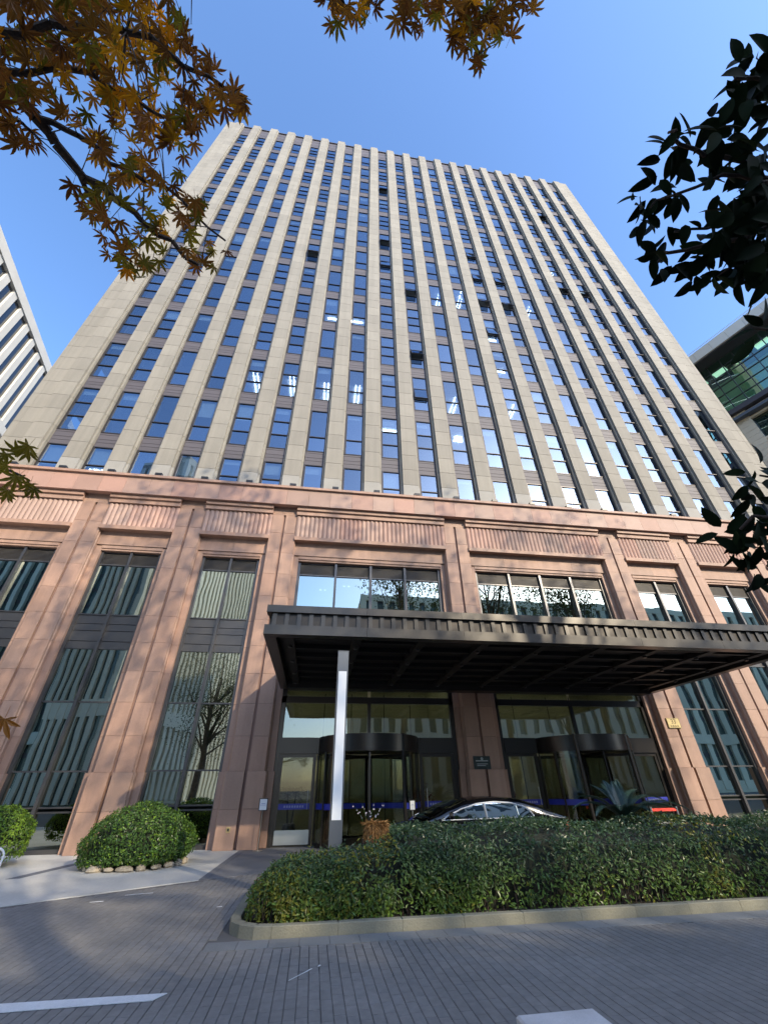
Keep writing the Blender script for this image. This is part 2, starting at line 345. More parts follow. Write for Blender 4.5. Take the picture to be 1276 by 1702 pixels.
# ---- tower windows
opens = {(8,10),(8,7),(8,6),(9,5),(9,3),(10,7),(12,7),(12,6),(13,6),(13,5),(12,5),(17,10),(19,9),(16,6),(17,6),(19,6),(12,4),(5,6),(9,2)}
crack = {(5,4),(5,2),(8,3),(10,7),(12,7),(12,4),(13,6),(9,2),(12,6),(8,6)}
def frame_mesh(cuts, h=3.24):
    m = MB(); a = -.095; b = GW+.095; y0, y1 = YG-.05, YG+.06
    m.box(a, -.0, y0, y1, 0, h); m.box(GW, b, y0, y1, 0, h); m.box(0, GW, y0, y1, 0, .05); m.box(0, GW, y0, y1, h-.05, h)
    for c in cuts: m.box(0, GW, y0-.004, y1-.01, c-.024, c+.024)
    return m
CUT = {'A': (1.03, 2.05), 'B': (1.10,)}
fm = {t: frame_mesh(CUT[t]).mesh('window', FRAME) for t in CUT}
def pane_mesh(z0, z1, th=.012):
    return MB().box(0, GW, YG, YG+th, z0, z1)
pmesh = {}
for t, cu in CUT.items():
    zs = [.05] + list(cu) + [3.19]
    pmesh[t] = [(pane_mesh(zs[i], zs[i+1]).mesh('pane', GLT), zs[i], zs[i+1]) for i in range(len(zs)-1)]
sashg = MB().box(.01, GW-.01, 0, .012, -1.0, -.02).mesh('pane', GLT)
sashf = MB().box(0, GW, -.02, .03, -.03, 0).box(0, GW, -.02, .03, -1.03, -.99).box(0, .035, -.02, .03, -.99, -.03).box(GW-.035, GW, -.02, .03, -.99, -.03).mesh('open_sash', FRAME)
spm = MB()
spm.box(-.095, GW+.095, YG+.02, YG+.08, 0, .96)
for a, b in ((.015,.27),(.29,.50),(.52,.82),(.84,.945)): spm.box(-.095, GW+.095, YG-.03, YG+.02, a, b)
spm = spm.mesh('spandrel', SPAN)
upper = MB()
for i in range(20):
    t = 'A' if (i//2) % 2 == 0 else 'B'
    for n in range(13):
        zb = 12.545 + 4.2*n
        wdw = pput('window', fm[t], (GX(i), 0, zb))
        for j, (me, z0, z1) in enumerate(pmesh[t]):
            if (i, n) in opens and j == 1 - (1 if t == 'B' and False else 0) and t == 'A':
                s = put('open_sash', sashf, wdw, None, (0, YG-.03, z1)); s.rotation_euler.x = math.radians(-(9 if (i, n) in crack else 22))
                put('pane', sashg, s) if False else None
                sp = put('sash_pane', sashg, wdw, None, (0, YG-.03, z1)); sp.rotation_euler.x = s.rotation_euler.x
                continue
            if n <= 5: put('pane', me, wdw)
            else: upper.box(GX(i), GX(i)+GW, YG, YG+.012, zb+z0, zb+z1)
        if n < 12: pput('spandrel', spm, (GX(i), 0, zb+3.24))
        else:
            m = MB(); z = zb+3.24; x0, x1 = GX(i)-.095, GX(i)+GW+.095
            m.box(x0, x1, YG+.02, YG+.1, z, ROOF)
            for a, b in ((.02,.5),(.54,.9),(.95,1.35),(1.4,1.9),(1.95,2.5),(2.55,3.3)):
                if z+b < ROOF: m.box(x0, x1, YG-.03+.02*(a > 1), YG+.02, z+a, z+b)
            m.box(x0, x1, YG-.10, YG+.1, ROOF-.12, ROOF)
            part(m, 'top_panel', SPAN)
part(upper, 'pane', GLT, kind='stuff')
# interiors behind the glass: ceilings with dark rooms
m = MB(); mw = MB()
for n in range(-1, 13):
    z = 15.84 + 4.2*n
    if n == -1: z = 11.7
    m.box(-15.5, 27.8, YG+.12, 24.1, z, z+.08)
    mw.box(-15.5, 27.8, YG+.12, 24.1, z+.85, z+.93)
    # blinds boxes and ceiling coffers
    m.box(-15.5, 27.8, YG+.28, YG+.36, z-.22, z); m.box(-15.5, 27.8, YG+1.1, YG+1.25, z-.06, z)
mw.box(-15.5, 27.8, 22.0, 22.1, 10.3, 68.9)
part(m, 'ceiling', INT); part(mw, 'room_wall', INTW)
blindm = mat('roller_blind', (.62,.68,.74), .8)
for i in range(20):
    for n in range(13):
        if random.random() < .42:
            h = random.choice((.25,.35,.45,.7,1.2)); z1 = 15.72+4.2*n
            part(MB().box(GX(i)+.01, GX(i)+GW-.01, YG+.13, YG+.14, z1-h, z1), 'blind', blindm)
# lit ceiling tubes seen through the glass
for (px, py, n, k) in ((730,495,5,0),(764,500,5,0),(880,514,5,0),(919,451,7,1),(427,638,2,0),(486,644,2,0),(542,653,2,0),(593,657,2,0),(754,675,2,0),(852,681,2,0),(148,772,0,0),(160,772,0,0),(554,530,4,2),(593,535,4,2),(819,566,4,2),(646,716,1,2),(762,730,1,3),(833,618,3,2)):
    c = atz(px, py, 15.80+4.2*n)
    m = MB()
    if k < 2:
        for dx in (-.13, .13): m.box(c.x+dx-.018, c.x+dx+.018, c.y-.9, c.y-.15, c.z-.03, c.z).box(c.x+dx-.018, c.x+dx+.018, c.y+.0, c.y+.8, c.z-.03, c.z)
    elif k == 2: m.box(c.x-.45, c.x+.45, c.y-.05, c.y+.05, c.z-.04, c.z)
    else: m.box(c.x-.3, c.x+.3, c.y-.2, c.y+.2, c.z-.04, c.z)
    part(m, 'ceiling_light', TUBE)
# ---- cornice of the pink base
PX0, PX1 = XC(-8), XC(26)
corn = part(MB().box(PX0, PX1, 16.2, 17.3, 12.70, 13.60).box(PX0, PX1, 16.2, 17.4, 13.55, 13.70), 'cornice', PJOINT)
cs = [MB().box(.004, BW/2-.004, 16.15, 16.4, 12.68, 13.585).mesh('cornice_stone', PINK_W)]
cp = MB().box(.003, BW/2-.003, 16.05, 16.53, 13.60, 13.72).mesh('coping_stone', STONE_L)
cpk = MB().box(.003, BW/2-.003, 16.04, 16.54, 13.59, 13.715).mesh('coping_stone', PINK)
x = PX0
while x < PX1-.1:
    pput('cornice_stone', cs[0], (x, 0, 0), corn); pput('coping_stone', cpk, (x, 0, 0), corn)
    x += BW/2
upm = MB().box(-.15, .15, 16.12, 16.34, 13.80, 13.93).box(-.10,.10,16.18,16.30,13.715,13.80)
upm = upm.mesh('uplight', BLACK)
for k in range(0, 21): pput('uplight', upm, (XC(k)+.2, 0, 0))
# ---- pilasters
PIL = [-8,-6,-4,-2,0,2,4,6,10,14,16,18,20,22,24,26]
HP, HJ = .59, .85; YF, YJ, YW = 16.50, 16.78, 17.0
def block(h, s, plinth=False):          # half pilaster course; s = side, ccw when s = 1
    g = .004; yf = YF - (.09 if plinth else 0); hp = HP + (.07 if plinth else 0); yj = YJ - (.07 if plinth else 0); hj = HJ+(.05 if plinth else 0)
    pts = [(.05,yf),(hp-.02,yf),(hp,yf+.02),(hp,yf+.09),(hp+.035,yf+.12),(hp+.035,yj),(hj,yj),(hj,YW+.05),(.05,YW+.05)]
    if s < 0: pts = [(-a, b) for a, b in pts][::-1]
    return MB().prism(pts, g, h-g)
bm = {}
for s in (1, -1):
    bm['c', s] = block(1.03, s).mesh('stone_block', PINK); bm['p', s] = block(1.015, s, True).mesh('stone_block', PINK)
    bm['top', s] = MB().prism([(.05,YF),(.545,YF),(.545,YW),(.05,YW)] if s > 0 else [(-.545,YF),(-.05,YF),(-.05,YW),(-.545,YW)], .004, .44).mesh('stone_block', PINK)
capm = MB().box(-.545,.545,YF-.002,YW,12.28,12.70).mesh('stone_block', PINK)
for k in PIL:
    x = XC(k)
    p = part(MB().box(x-.56, x+.56, YF+.085, YW+.04, 0, 12.6).box(x-.83, x+.83, YJ+.02, YW+.04, 0, 11), 'pilaster', PJOINT)
    if 2 <= k or k >= -2 or True:
        for s in (1, -1):
            for r in range(2): pput('stone_block', bm['p', s], (x, 0, r*1.015), p)
            for r in range(9): pput('stone_block', bm['c', s], (x, 0, 2.03+r*1.03), p)
            pput('stone_block', bm['top', s], (x, 0, 11.30), p).scale.z = 2.22
        pput('stone_block', capm, (x, 0, 0), p)
# ---- bays between pilasters
NF = .205
def flute_mesh(n):
    P0 = []; P1 = []
    for i in range(n*6+1):
        u = (i % 6)/6; y = 16.44 + .05*(1-abs(math.sin(PI*i/6)))
        P0.append((i*NF/6, y)); 
    m = MB(); k = len(P0); pts = P0 + [(n*NF, 16.6), (0, 16.6)]
    return m.prism(pts, 0, 1.16)
fl5 = flute_mesh(5).mesh('fluted_stone', PINK_W)
def mullion(m, x, z0, z1, w=.05, d=.12): m.box(x-w/2, x+w/2, YW-d, YW+.02, z0, z1)
glz = {}
def bay(ka, kb):
    xa, xb = XC(ka), XC(kb); wide = kb-ka > 2
    x0, x1 = xa+HJ, xb-HJ
    # frieze
    fr = part(MB().box(xa+.52, xb-.52, 16.52, 16.9, 11.0, 12.66), 'frieze', PJOINT)
    a, b = xa+.56, xb-.56; n = round((b-a)/(5*NF)); s = (b-a)/(n*5*NF)
    for i in range(n):
        o = pput('fluted_stone', fl5, (a+i*5*NF*s+.002, 0, 11.11), fr); o.scale.x = s*.998
    part(MB().box(xa+.55, xb-.55, 16.28, 16.9, 12.50, 12.665), 'ledge', PINK)
    part(MB().box(xa+.55, xb-.55, 16.37, 16.9, 12.285, 12.495), 'ledge', PINK)
    lip = part(MB().box(xa+.60, xb-.60, 16.47, 16.9, 10.985, 11.0), 'lip', PJOINT)
    L = xb-xa-1.14; c = max(2, round(L/1.8))
    for i in range(c): part(MB().box(xa+.57+L/c*i+.002, xa+.57+L/c*(i+1)-.002, 16.41, 16.78, 10.94, 11.115), 'lip_stone', PINK, lip)
    pn = part(MB().box(xa+.62, xb-.62, 16.74, 17.0, 10.30, 10.94), 'recessed_panel', PJOINT)
    for i in range(c): part(MB().box(xa+.60+(L-.06)/c*i+.002, xa+.60+(L-.06)/c*(i+1)-.002, 16.72, 16.76, 10.30, 10.938), 'panel_stone', PINK, pn)
    part(MB().box(xa+.80, xb-.80, 16.80, 17.1, 10.06, 10.15).box(xa+.84, xb-.84, 16.76, 17.1, 10.15, 10.30), 'lintel', PINK)
    # jamb fill beside lintel
    # glazing: frame
    f = MB(); fw_ = .11
    zt = 10.06
    ent = (ka, kb) in ((6,10),(10,14))
    zbot = 6.0 if ent else .04
    f.box(x0, x0+fw_, YW-.10, YW+.03, zbot, zt).box(x1-fw_, x1, YW-.10, YW+.03, zbot, zt)
    n = 4 if wide else 2; pw = (x1-x0-2*fw_)/n
    mx = [x0+fw_+pw*i for i in range(1, n)]
    for q in mx: mullion(f, q, zbot, zt, .10, .14)
    for z in (zt-.04, 9.46, 7.31, 6.0) + (() if ent else (4.15, 2.08, 1.12, 1.0)): f.box(x0+fw_, x1-fw_, YW-.05, YW+.03, z-.022, z+.022)
    if not ent: f.box(x0, x1, YW-.12, YW+.03, .0, .11)
    f.box(x0+fw_, x1-fw_, YW+.03, YW+.08, 6.0, 7.3)
    for a_, b_ in ((6.03,6.26),(6.285,6.66),(6.685,6.93),(6.955,7.28)): f.box(x0+fw_, x1-fw_, YW-.01, YW+.03, a_, b_)
    wn = part(f, 'base_window', PFRAME)
    for i in range(n):
        a = x0+fw_+pw*i+.05*(i > 0); b = x0+fw_+pw*(i+1)-.05*(i < n-1)
        lv = MB().box(a, b, YW+.05, YW+.06, 9.48, zt-.06)
        for j in range(9): z = 9.50+.055*j; lv.poly([(a,YW-.03,z),(b,YW-.03,z),(b,YW+.03,z+.045),(a,YW+.03,z+.045)]); lv.poly([(a,YW-.034,z-.008),(b,YW-.034,z-.008),(b,YW-.034,z+.008),(a,YW-.034,z+.008)])
        part(lv, 'louver', LOUV, wn)
        for z0, z1 in ((7.33,9.44),) + (() if ent else ((4.17,5.98),(2.10,4.13),(1.14,2.06),(.11,.98))):
            g = MB().box(-(b-a)/2, (b-a)/2, 0, .012, z0, z1).build('pane', GLP, None, None, ((a+b)/2, YW, 0)); g.parent = wn
            g.rotation_euler.z = random.uniform(-.006, .006); 
for ka, kb in zip(PIL[:-1], PIL[1:]): bay(ka, kb)
# dark hall behind the base windows
hall = MB().box(XC(-8), XC(6)-.3, 22, 22.1, 0, 12.6).box(XC(14)+.3, XC(26), 22, 22.1, 0, 12.6).box(XC(-8), XC(26), 17.1, 22, 6.15, 6.9).box(XC(-8), XC(26), 17.1, 24, 10.2, 10.6)
part(hall, 'hall_wall', INTW)
part(MB().box(XC(-8), XC(6)-.9, 17.1, 22, -.01, .02).box(XC(14)+.9, XC(26), 17.1, 22, -.01, .02), 'hall_floor', INTF)
part(MB().box(XC(-8), XC(6)-.4, 17.1, 22, 5.8, 5.85).box(XC(14)+.4, XC(26), 17.1, 22, 5.8, 5.85), 'hall_ceiling', INT)
for (x, y) in ((5.6,19.5),(-.2,20.2),(1.0,19.6),(8.6,20),(10.9,19.4),(12.1,20.4),(-8,19.8)):
    for dx in (-.12,.12): part(MB().lathe([(.05,10.16),(.05,10.19)], x+dx, y, 8), 'downlight', SPOT)
# ---- lobby
part(MB().box(-2.0,14.2,21.8,21.9,0,5.6).box(-2.1,-2.0,17.1,21.9,0,5.6).box(14.2,14.3,17.1,21.9,0,5.6).box(5.4,6.8,17.2,21.8,0,5.6), 'lobby_wall', LOB)
part(MB().box(-2.0,14.2,17.02,21.8,-.01,.012), 'lobby_floor', LOBF)
part(MB().box(-2.0,14.2,17.1,21.8,5.5,5.6), 'lobby_ceiling', INT)
for x in (-.6,1.9,4.4,8.0,10.2,12.6):
    for y in (18.6,20.6): part(MB().box(x-.45,x+.45,y-.12,y+.12,5.45,5.5), 'lobby_light', LOBL)
for x in (0.3, 3.2, 8.6, 11.8): part(MB().box(x,x+.04,21.78,21.8,0,5.4).box(x+1.3,x+1.34,21.78,21.8,0,5.4), 'wall_joint', FRAME)
# ---- entrance fronts with revolving doors
def entrance(cx, x0, x1):
    e = MB(); y0, y1 = 16.90, 17.02
    e.box(x0, x0+.16, y0, y1, 0, 6).box(x1-.16, x1, y0, y1, 0, 6)
    e.box(x0, x1, y0, y1, 4.2, 4.42); e.box(cx-.06, cx+.06, y0, y1, 3.05, 4.2)
    e.box(x0+.16, cx-1.86, y0-.04, y1, 2.55, 3.05).box(cx+1.86, x1-.16, y0-.04, y1, 2.55, 3.05).box(cx-1.86,cx+1.86,y0+.04,y1,2.55,3.05)
    fr = part(e, 'entrance_front', BRONZE)
    for a, b in ((x0+.16, cx-.06), (cx+.06, x1-.16)):
        g = MB().box(-(b-a)/2, (b-a)/2, 0, .012, 3.05, 4.2).build('transom_pane', GLE, fr, None, ((a+b)/2, 16.97, 0))
        g2 = MB().box(a, b, 16.97, 16.982, 4.42, 6.0).build('transom_pane', GLE, fr)
    for s, a, b in ((-1, x0+.16, cx-1.86), (1, cx+1.86, x1-.16)):
        d = MB().box(a, a+.11, 16.93, 17.0, .02, 2.55).box(b-.11, b, 16.93, 17.0, .02, 2.55).box(a+.11, b-.11, 16.93, 17.0, 2.44, 2.55).box(a+.11, b-.11, 16.93, 17.0, .02, .08)
        dd = MB(); dd = d.build('side_door', BRONZE, fr)
        MB().box(a+.11, b-.11, 16.96, 16.972, .42, 2.44).build('pane', GLD, fr)
        MB().box(a+.08, b-.08, 16.91, 16.95, .05, .42).build('kick_plate', STEEL, fr)
        MB().box(a+.12, b-.12, 16.945, 16.95, .96, 1.12).build('blue_band', BLUE, fr)
        t = MB(); xx = a+.3
        while xx < b-.35: t.box(xx, xx+.05, 16.94, 16.945, 1.01, 1.07); xx += .085
        t.build('band_lettering', BLUE_T, fr)
        hx = b-.2 if s < 0 else a+.2
        MB().tube((hx,16.88,.95),(hx,16.88,1.5),.012).tube((hx,16.95,1.0),(hx,16.88,1.0),.008).tube((hx,16.95,1.45),(hx,16.88,1.45),.008).build('handle', STEEL, fr)
    # revolving drum
    R = 1.8; cy = 17.0
    rd = MB(); N = 40
    P = []
    def arc(a0, a1, r, z0, z1, n, t=.06):
        pts_o = [(cx+(r)*math.cos(a0+(a1-a0)*i/n), cy-(r)*math.sin(a0+(a1-a0)*i/n)) for i in range(n+1)]
        pts_i = [(cx+(r-t)*math.cos(a0+(a1-a0)*i/n), cy-(r-t)*math.sin(a0+(a1-a0)*i/n)) for i in range(n+1)]
        m = MB()
        for i in range(n):
            q = [pts_i[i], pts_o[i], pts_o[i+1], pts_i[i+1]]
            m.prism(q[::-1], z0, z1)
        return m
    d = part(arc(0, PI, R, 2.55, 3.04, 90), 'revolving_door', BRONZE)
    for p_ in d.data.polygons: pass
    disc = MB().prism([(cx+1.79*math.cos(-t*PI/24), cy+1.79*math.sin(-t*PI/24)) for t in range(24, -1, -1)], 2.98, 3.03).build('drum_roof', BRONZE, d)
    MB().prism([(cx+1.75*math.cos(-t*PI/24), cy+1.75*math.sin(-t*PI/24)) for t in range(24, -1, -1)], 2.53, 2.60).build('drum_soffit', BRONZE, d)
    for a in (math.radians(v) for v in (3, 30, 56, 124, 150, 177)):
        w_ = .055 if 40 < math.degrees(a) < 140 else .03
        px, py = cx+1.79*math.cos(a), cy-1.79*math.sin(a)
        MB().tube((px,py,0),(px,py,2.55 if w_ < .05 else 3.06), w_, n=10).build('door_post', BRONZE, d)
    for a0, a1 in ((3,56),(124,177)):
        arc(math.radians(a0), math.radians(a1), 1.77, .12, 2.55, 10, .012).build('curved_pane', GLD, d)
        arc(math.radians(a0), math.radians(a1), 1.79, .02, .12, 10, .04).build('sill', BRONZE, d)
        arc(math.radians(a0), math.radians(a1), 1.775, .96, 1.12, 10, .004).build('blue_band', BLUE, d)
    for a in (25, 85, 145, 205, 265, 325):
        ca, sa = math.cos(math.radians(a)), math.sin(math.radians(a)); r = 1.68
        lf = MB()
        def seg(r0, r1, z0, z1, t=.025):
            nx, ny = -sa*t, ca*t
            lf.prism([(cx+ca*r0-nx, cy+sa*r0-ny),(cx+ca*r1-nx, cy+sa*r1-ny),(cx+ca*r1+nx, cy+sa*r1+ny),(cx+ca*r0+nx, cy+sa*r0+ny)], z0, z1)
        seg(.05,.13,.03,2.5); seg(r-.08,r,.03,2.5); seg(.13,r-.08,2.40,2.5); seg(.13,r-.08,.03,.2)
        lf.build('door_leaf', BRONZE, d)
        MB().prism([(cx+ca*.13+sa*.006, cy+sa*.13-ca*.006),(cx+ca*(r-.08)+sa*.006, cy+sa*(r-.08)-ca*.006),(cx+ca*(r-.08)-sa*.006, cy+sa*(r-.08)+ca*.006),(cx+ca*.13-sa*.006, cy+sa*.13+ca*.006)], .2, 2.4).build('leaf_pane', GLD, d)
        MB().prism([(cx+ca*.13+sa*.008, cy+sa*.13-ca*.008),(cx+ca*(r-.08)+sa*.008, cy+sa*(r-.08)-ca*.008),(cx+ca*(r-.08)-sa*.008, cy+sa*(r-.08)+ca*.008),(cx+ca*.13-sa*.008, cy+sa*.13+ca*.008)], .96, 1.10).build('blue_band', BLUE, d)
    MB().tube((cx,cy,.02),(cx,cy,2.55),.05).build('pivot_post', BRONZE, d)
entrance(1.93, XC(6)+HJ, XC(10)-HJ); entrance(10.22, XC(10)+HJ, XC(14)-HJ)
# ---- canopy
CX0, CX1, CY0, CY1 = -1.40, 13.55, 10.0, 16.48
cm = MB().box(CX0+.12, CX1-.12, CY0+.12, CY1, 4.95, 5.12)
cn = part(cm, 'entrance_canopy', DARKM)
def ring(z0, z1, o, t):
    m = MB(); m.box(CX0-o, CX1+o, CY0-o, CY0-o+t, z0, z1); m.box(CX0-o, CX0-o+t, CY0-o+t, CY1, z0, z1); m.box(CX1+o-t, CX1+o, CY0-o+t, CY1, z0, z1); return m
L = CX1-CX0; nseg = 6
for i in range(nseg):
    a = CX0-.03 + (L+.06)/nseg*i; b = a + (L+.06)/nseg
    MB().box(a+.003, b-.003, CY0-.03, CY0+.25, 4.60, 4.83).build('lower_trim', DARKM2, cn)
    MB().box(a+.003, b-.003, CY0+.0, CY0+.3, 5.16, 5.34).build('upper_trim', DARKM2, cn)
for sx, a in ((1, CX0-.03), (-1, CX1+.03-.28)):
    MB().box(a, a+.28, CY0+.26, CY1, 4.601, 4.829).build('lower_trim', DARKM2, cn); MB().box(a+.03*sx, a+.03*sx+.28, CY0+.31, CY1, 5.161, 5.339).build('upper_trim', DARKM2, cn)
ring(4.83, 5.16, -.10, .05).build('fascia_panel', DARKM, cn)
bt = MB().box(-.05, .05, CY0+.06, CY0+.10, 4.832, 5.158).mesh('batten', DARKM2)
nb = 50
for i in range(nb): put('batten', bt, cn, None, (CX0+.18+(L-.36)/(nb-1)*i, 0, 0))
bts = MB().box(CX0+.03, CX0+.10, -.05, .05, 4.832, 5.158).mesh('side_batten', DARKM2)
for i in range(16): put('side_batten', bts, cn, None, (0, CY0+.45+i*.39, 0)); put('side_batten', bts, cn, None, (L-.13, CY0+.45+i*.39, 0))
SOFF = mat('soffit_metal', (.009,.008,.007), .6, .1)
MB().box(CX0+.26, CX1-.26, CY0+.26, CY1, 4.84, 4.95).build('soffit', SOFF, cn)
nx = 9
for i in range(nx):
    x = CX0+.55+(L-1.1)/(nx-1)*i
    MB().box(x-.11, x+.11, CY0+.26, CY1, 4.68, 4.838).build('soffit_beam', SOFF, cn)
for j in range(7):
    y = CY0+.75+j*.85
    for i in range(nx-1):
        xa = CX0+.55+(L-1.1)/(nx-1)*i+.11; xb = xa+(L-1.1)/(nx-1)-.22
        off = .18*(i % 2)
        MB().box(xa, xb, y+off-.06, y+off+.06, 4.72, 4.839).build('cross_beam', SOFF, cn)
for i in range(nx):
    for j in range(4):
        x = CX0+.55+(L-1.1)/(nx-1)*i; y = CY0+1.2+j*1.5
        MB().lathe([(.05,4.63),(.06,4.65),(.06,4.68)], x, y, 10).build('downlight', DARKM2, cn)
MB().box(CX0+.25, CX1-.25, CY1-.5, CY1-.02, 4.55, 4.95).build('wall_beam', DARKM, cn)
# ---- plaques on the pilasters
def text_mesh(s, size, m, ext=.004):
    cu = bpy.data.curves.new('lettering', 'FONT'); cu.body = s; cu.size = size; cu.align_x = 'CENTER'; cu.align_y = 'CENTER'; cu.extrude = ext; cu.resolution_u = 3
    o = bpy.data.objects.new('tmp', cu); col.objects.link(o); dg = bpy.context.evaluated_depsgraph_get(); dg.update()
    me = bpy.data.meshes.new_from_object(o.evaluated_get(dg)); bpy.data.objects.remove(o); me.materials.clear(); me.materials.append(m); return me
pq = thing('number_plate', 'gold plate reading 33 on the pink pilaster right of the doors', 'plaque', (14.24, 16.47, 3.55))
MB().box(-.28,.28,-.02,.02,-.18,.18).build('plate', GOLD, pq)
MB().box(-.27,.27,-.026,-.02,.165,.172).box(-.27,.27,-.026,-.02,-.172,-.165).box(-.272,-.265,-.026,-.02,-.17,.17).box(.265,.272,-.026,-.02,-.17,.17).build('rim', GOLDD, pq)
t = put('numerals', text_mesh('33', .24, GOLDD), pq, None, (0, -.022, .05)); t.rotation_euler.x = PI/2
g = MB()
for i in range(4):
    x = -.19 + i*.1
    for (a, b, c_, d_) in ((0,.06,.05,.058),(0,.06,.025,.033),(.026,.034,0,.065),(.0,.008,.0,.03),(.052,.06,.0,.03)): g.box(x+a, x+b, -.024, -.02, -.135+c_, -.135+d_)
g.build('small_characters', GOLDD, pq)
pq = thing('bronze_plaque', 'dark bronze plaque on the pink pilaster between the two entrances', 'plaque', (5.98, 16.47, 2.23))
MB().box(-.31,.31,-.02,.02,-.2,.2).build('plate', PLATE, pq)
MB().box(-.24,.22,-.026,-.02,.04,.07).box(-.2,.2,-.026,-.02,-.05,-.03).box(-.2,.12,-.026,-.02,-.1,-.08).build('raised_lines', STEEL, pq)
MB().lathe([(.05,0),(.04,.01)], 0, 0, 14).build('crest', STEEL, pq).matrix_local = Matrix.Translation((0,-.02,.12)) @ Matrix.Rotation(PI/2, 4, 'X')
sk = thing('wall_socket', 'small brass socket cover low on the pink pilaster left of the entrance', 'socket', (-2.47, 16.40, .5))
MB().box(-.06,.06,-.012,.01,-.07,.07).build('cover', GOLD, sk); MB().box(-.03,.03,-.016,-.012,-.035,.035).build('flap', PLATE, sk)

# ================================================================== NEIGHBOURS
# left neighbour: fins along a face that recedes from the camera
A = Vector((-36.06, 23.44, 0)); Bv = Vector((-39.54, 40.6, 0)); dr = (Bv-A).normalized()
LB = thing('fin_facade_building', 'white office building with close vertical fins, left beyond the tower corner', 'office building', A)
LB.rotation_euler.z = math.atan2(dr.y, dr.x)       # local x runs along the face, local -y faces the street side
WS = mat('pale_stone_fins', (.62,.60,.55), .7, noise_scale=.6, namt=.05)
DG = mat('dark_facade_glass', (.02,.025,.035), .08, spec=.8)
MB().box(-24, 45, .35, 20, 0, 48.7).build('body', DG, LB)
MB().box(-24, 45, 0, 20, 48.75, 50.1).build('parapet', WS, LB)
MB().box(-24, 45, -.35, 20, 36.4, 37.5).build('band', WS, LB)
MB().box(-24, 45, .15, .36, 0, 36.4).build('lower_wall', WS, LB)
fn = MB().box(0, .85, .12, .36, 37.5, 48.75).mesh('fin', WS)
sp_ = MB().box(0, 1.02, .2, .4, 0, .9).mesh('spandrel', mat('grey_spandrel', (.16,.16,.17), .5))
for i in range(-11, 21):
    put('fin', fn, LB, None, (3.3-1.05+2.07*i+.02, 0, 0))
# right neighbour
A = Vector((41.72, 16.76, 0)); Bv = Vector((39.37, 22.97, 0)); dr = (Bv-A).normalized()
RB = thing('glass_top_building', 'beige stone building with a green glass top storey, right behind the tower', 'office building', A)
RB.rotation_euler.z = math.atan2(dr.y, dr.x)       # local +y = away to the left... face is on +y side
RS = mat('sandy_stone', (.90,.74,.52), .7, var=.04, noise_scale=.8, namt=.05)
RBR = mat('roof_edge_metal', (.78,.70,.58), .5, var=.04)
GR = glass('green_glass', (.72,.95,.85), .24, (.60,.85,.74), .006, .8)
# the side towards the camera is local +y
MB().box(-14, 26, -18, 1.0, 31.0, 31.3).build('floor_slab', INTW, RB)
MB().box(-14, 26, -18, 2.2, 38.75, 38.85).build('roof_soffit', SPAN, RB)
nrf = 26
for i in range(nrf): MB().box(-14+40/nrf*i+.01, -14+40/nrf*(i+1)-.01, 1.9, 2.4, 38.85, 40.05).build('roof_edge_panel', RBR, RB)
MB().box(-14, 26, -18, 1.92, 38.86, 40.0).build('roof_slab', SPAN, RB)
MB().tube((-14,2.3,40.35),(26,2.3,40.35),.03).build('roof_rail', STEEL, RB)
mm = MB()
px = [-14+1.18*i for i in range(35)]; pz = [32.45,33.5,34.55,35.6,36.65,37.7,38.75]
for x in px: mm.box(x-.04, x+.04, .55, .72, 32.4, 38.75)
for z in pz: mm.box(-14, 26, .58, .70, z-.035, z+.035)
mm.build('curtain_wall_frame', PFRAME, RB)
MB().box(-14, 26, -3.1, -3.0, 32, 38.8).build('inner_wall', mat('inner_wall_pale', (.8,.8,.72), .8), RB)
for x in range(-13, 26, 2): MB().box(x, x+1.2, -1.6, -.6, 38.70, 38.74).build('added_glow_strip', RGLOW, RB)  # glowing strips added to brighten the dark glazed storey
for x in range(-12, 26, 4): MB().box(x, x+.8, -2.4, -1.6, 32, 38.8).build('inner_column', RS, RB)
gm = {}
for j in range(6):
    gm[j] = MB().box(.04, 1.14, .60, .615, pz[j]+.035, pz[j+1]-.035).mesh('pane', GR)
for i in range(len(px)-1):
    if -5 < px[i] < 11:
        for j in range(6):
            o = put('pane', gm[j], RB, None, (px[i], random.uniform(0,.01), 0))
    else:
        MB().box(px[i]+.04, px[i+1]-.04, .60, .615, 32.45, 38.72).build('glazing', GR, RB)
MB().box(-14, 26, -18, .9, 31.85, 32.4).build('ledge', SPAN, RB)
MB().box(-14, 26, -18, -.05, 0, 31.85).build('body', DG, RB)
for i in range(12):
    x = -14.2 + 3.3*i
    o = MB()
    for r in range(16): o.box(x, x+1.15, -.2, .45, 31.85-(r+1)*.6+.01, 31.85-r*.6-.01)
    o.build('stone_pier', RS, RB)
    for z in (30.65, 27.1, 23.5, 20, 16.4):
        MB().box(x+1.15, x+3.3, -.1, .30, z+.05, z+1.1).box(x+1.15, x+3.3, .30, .42, z+.05, z+.2).box(x+1.15, x+3.3, .30, .38, z+.85, z+1.1).build('stone_spandrel', RS, RB)
        wf = MB().box(x+1.15, x+3.3, .02, .1, z-.0, z+.05).box(x+1.15, x+1.23, .02, .1, z-2.4, z).box(x+3.22, x+3.3, .02, .1, z-2.4, z).box(x+1.9, x+1.96, .02, .1, z-2.4, z).box(x+1.23, x+3.22, .02, .1, z-1.9, z-1.84).build('window', PFRAME, RB)
        MB().box(x+1.23, x+3.22, .04, .05, z-2.4, z).build('pane', GR, wf)
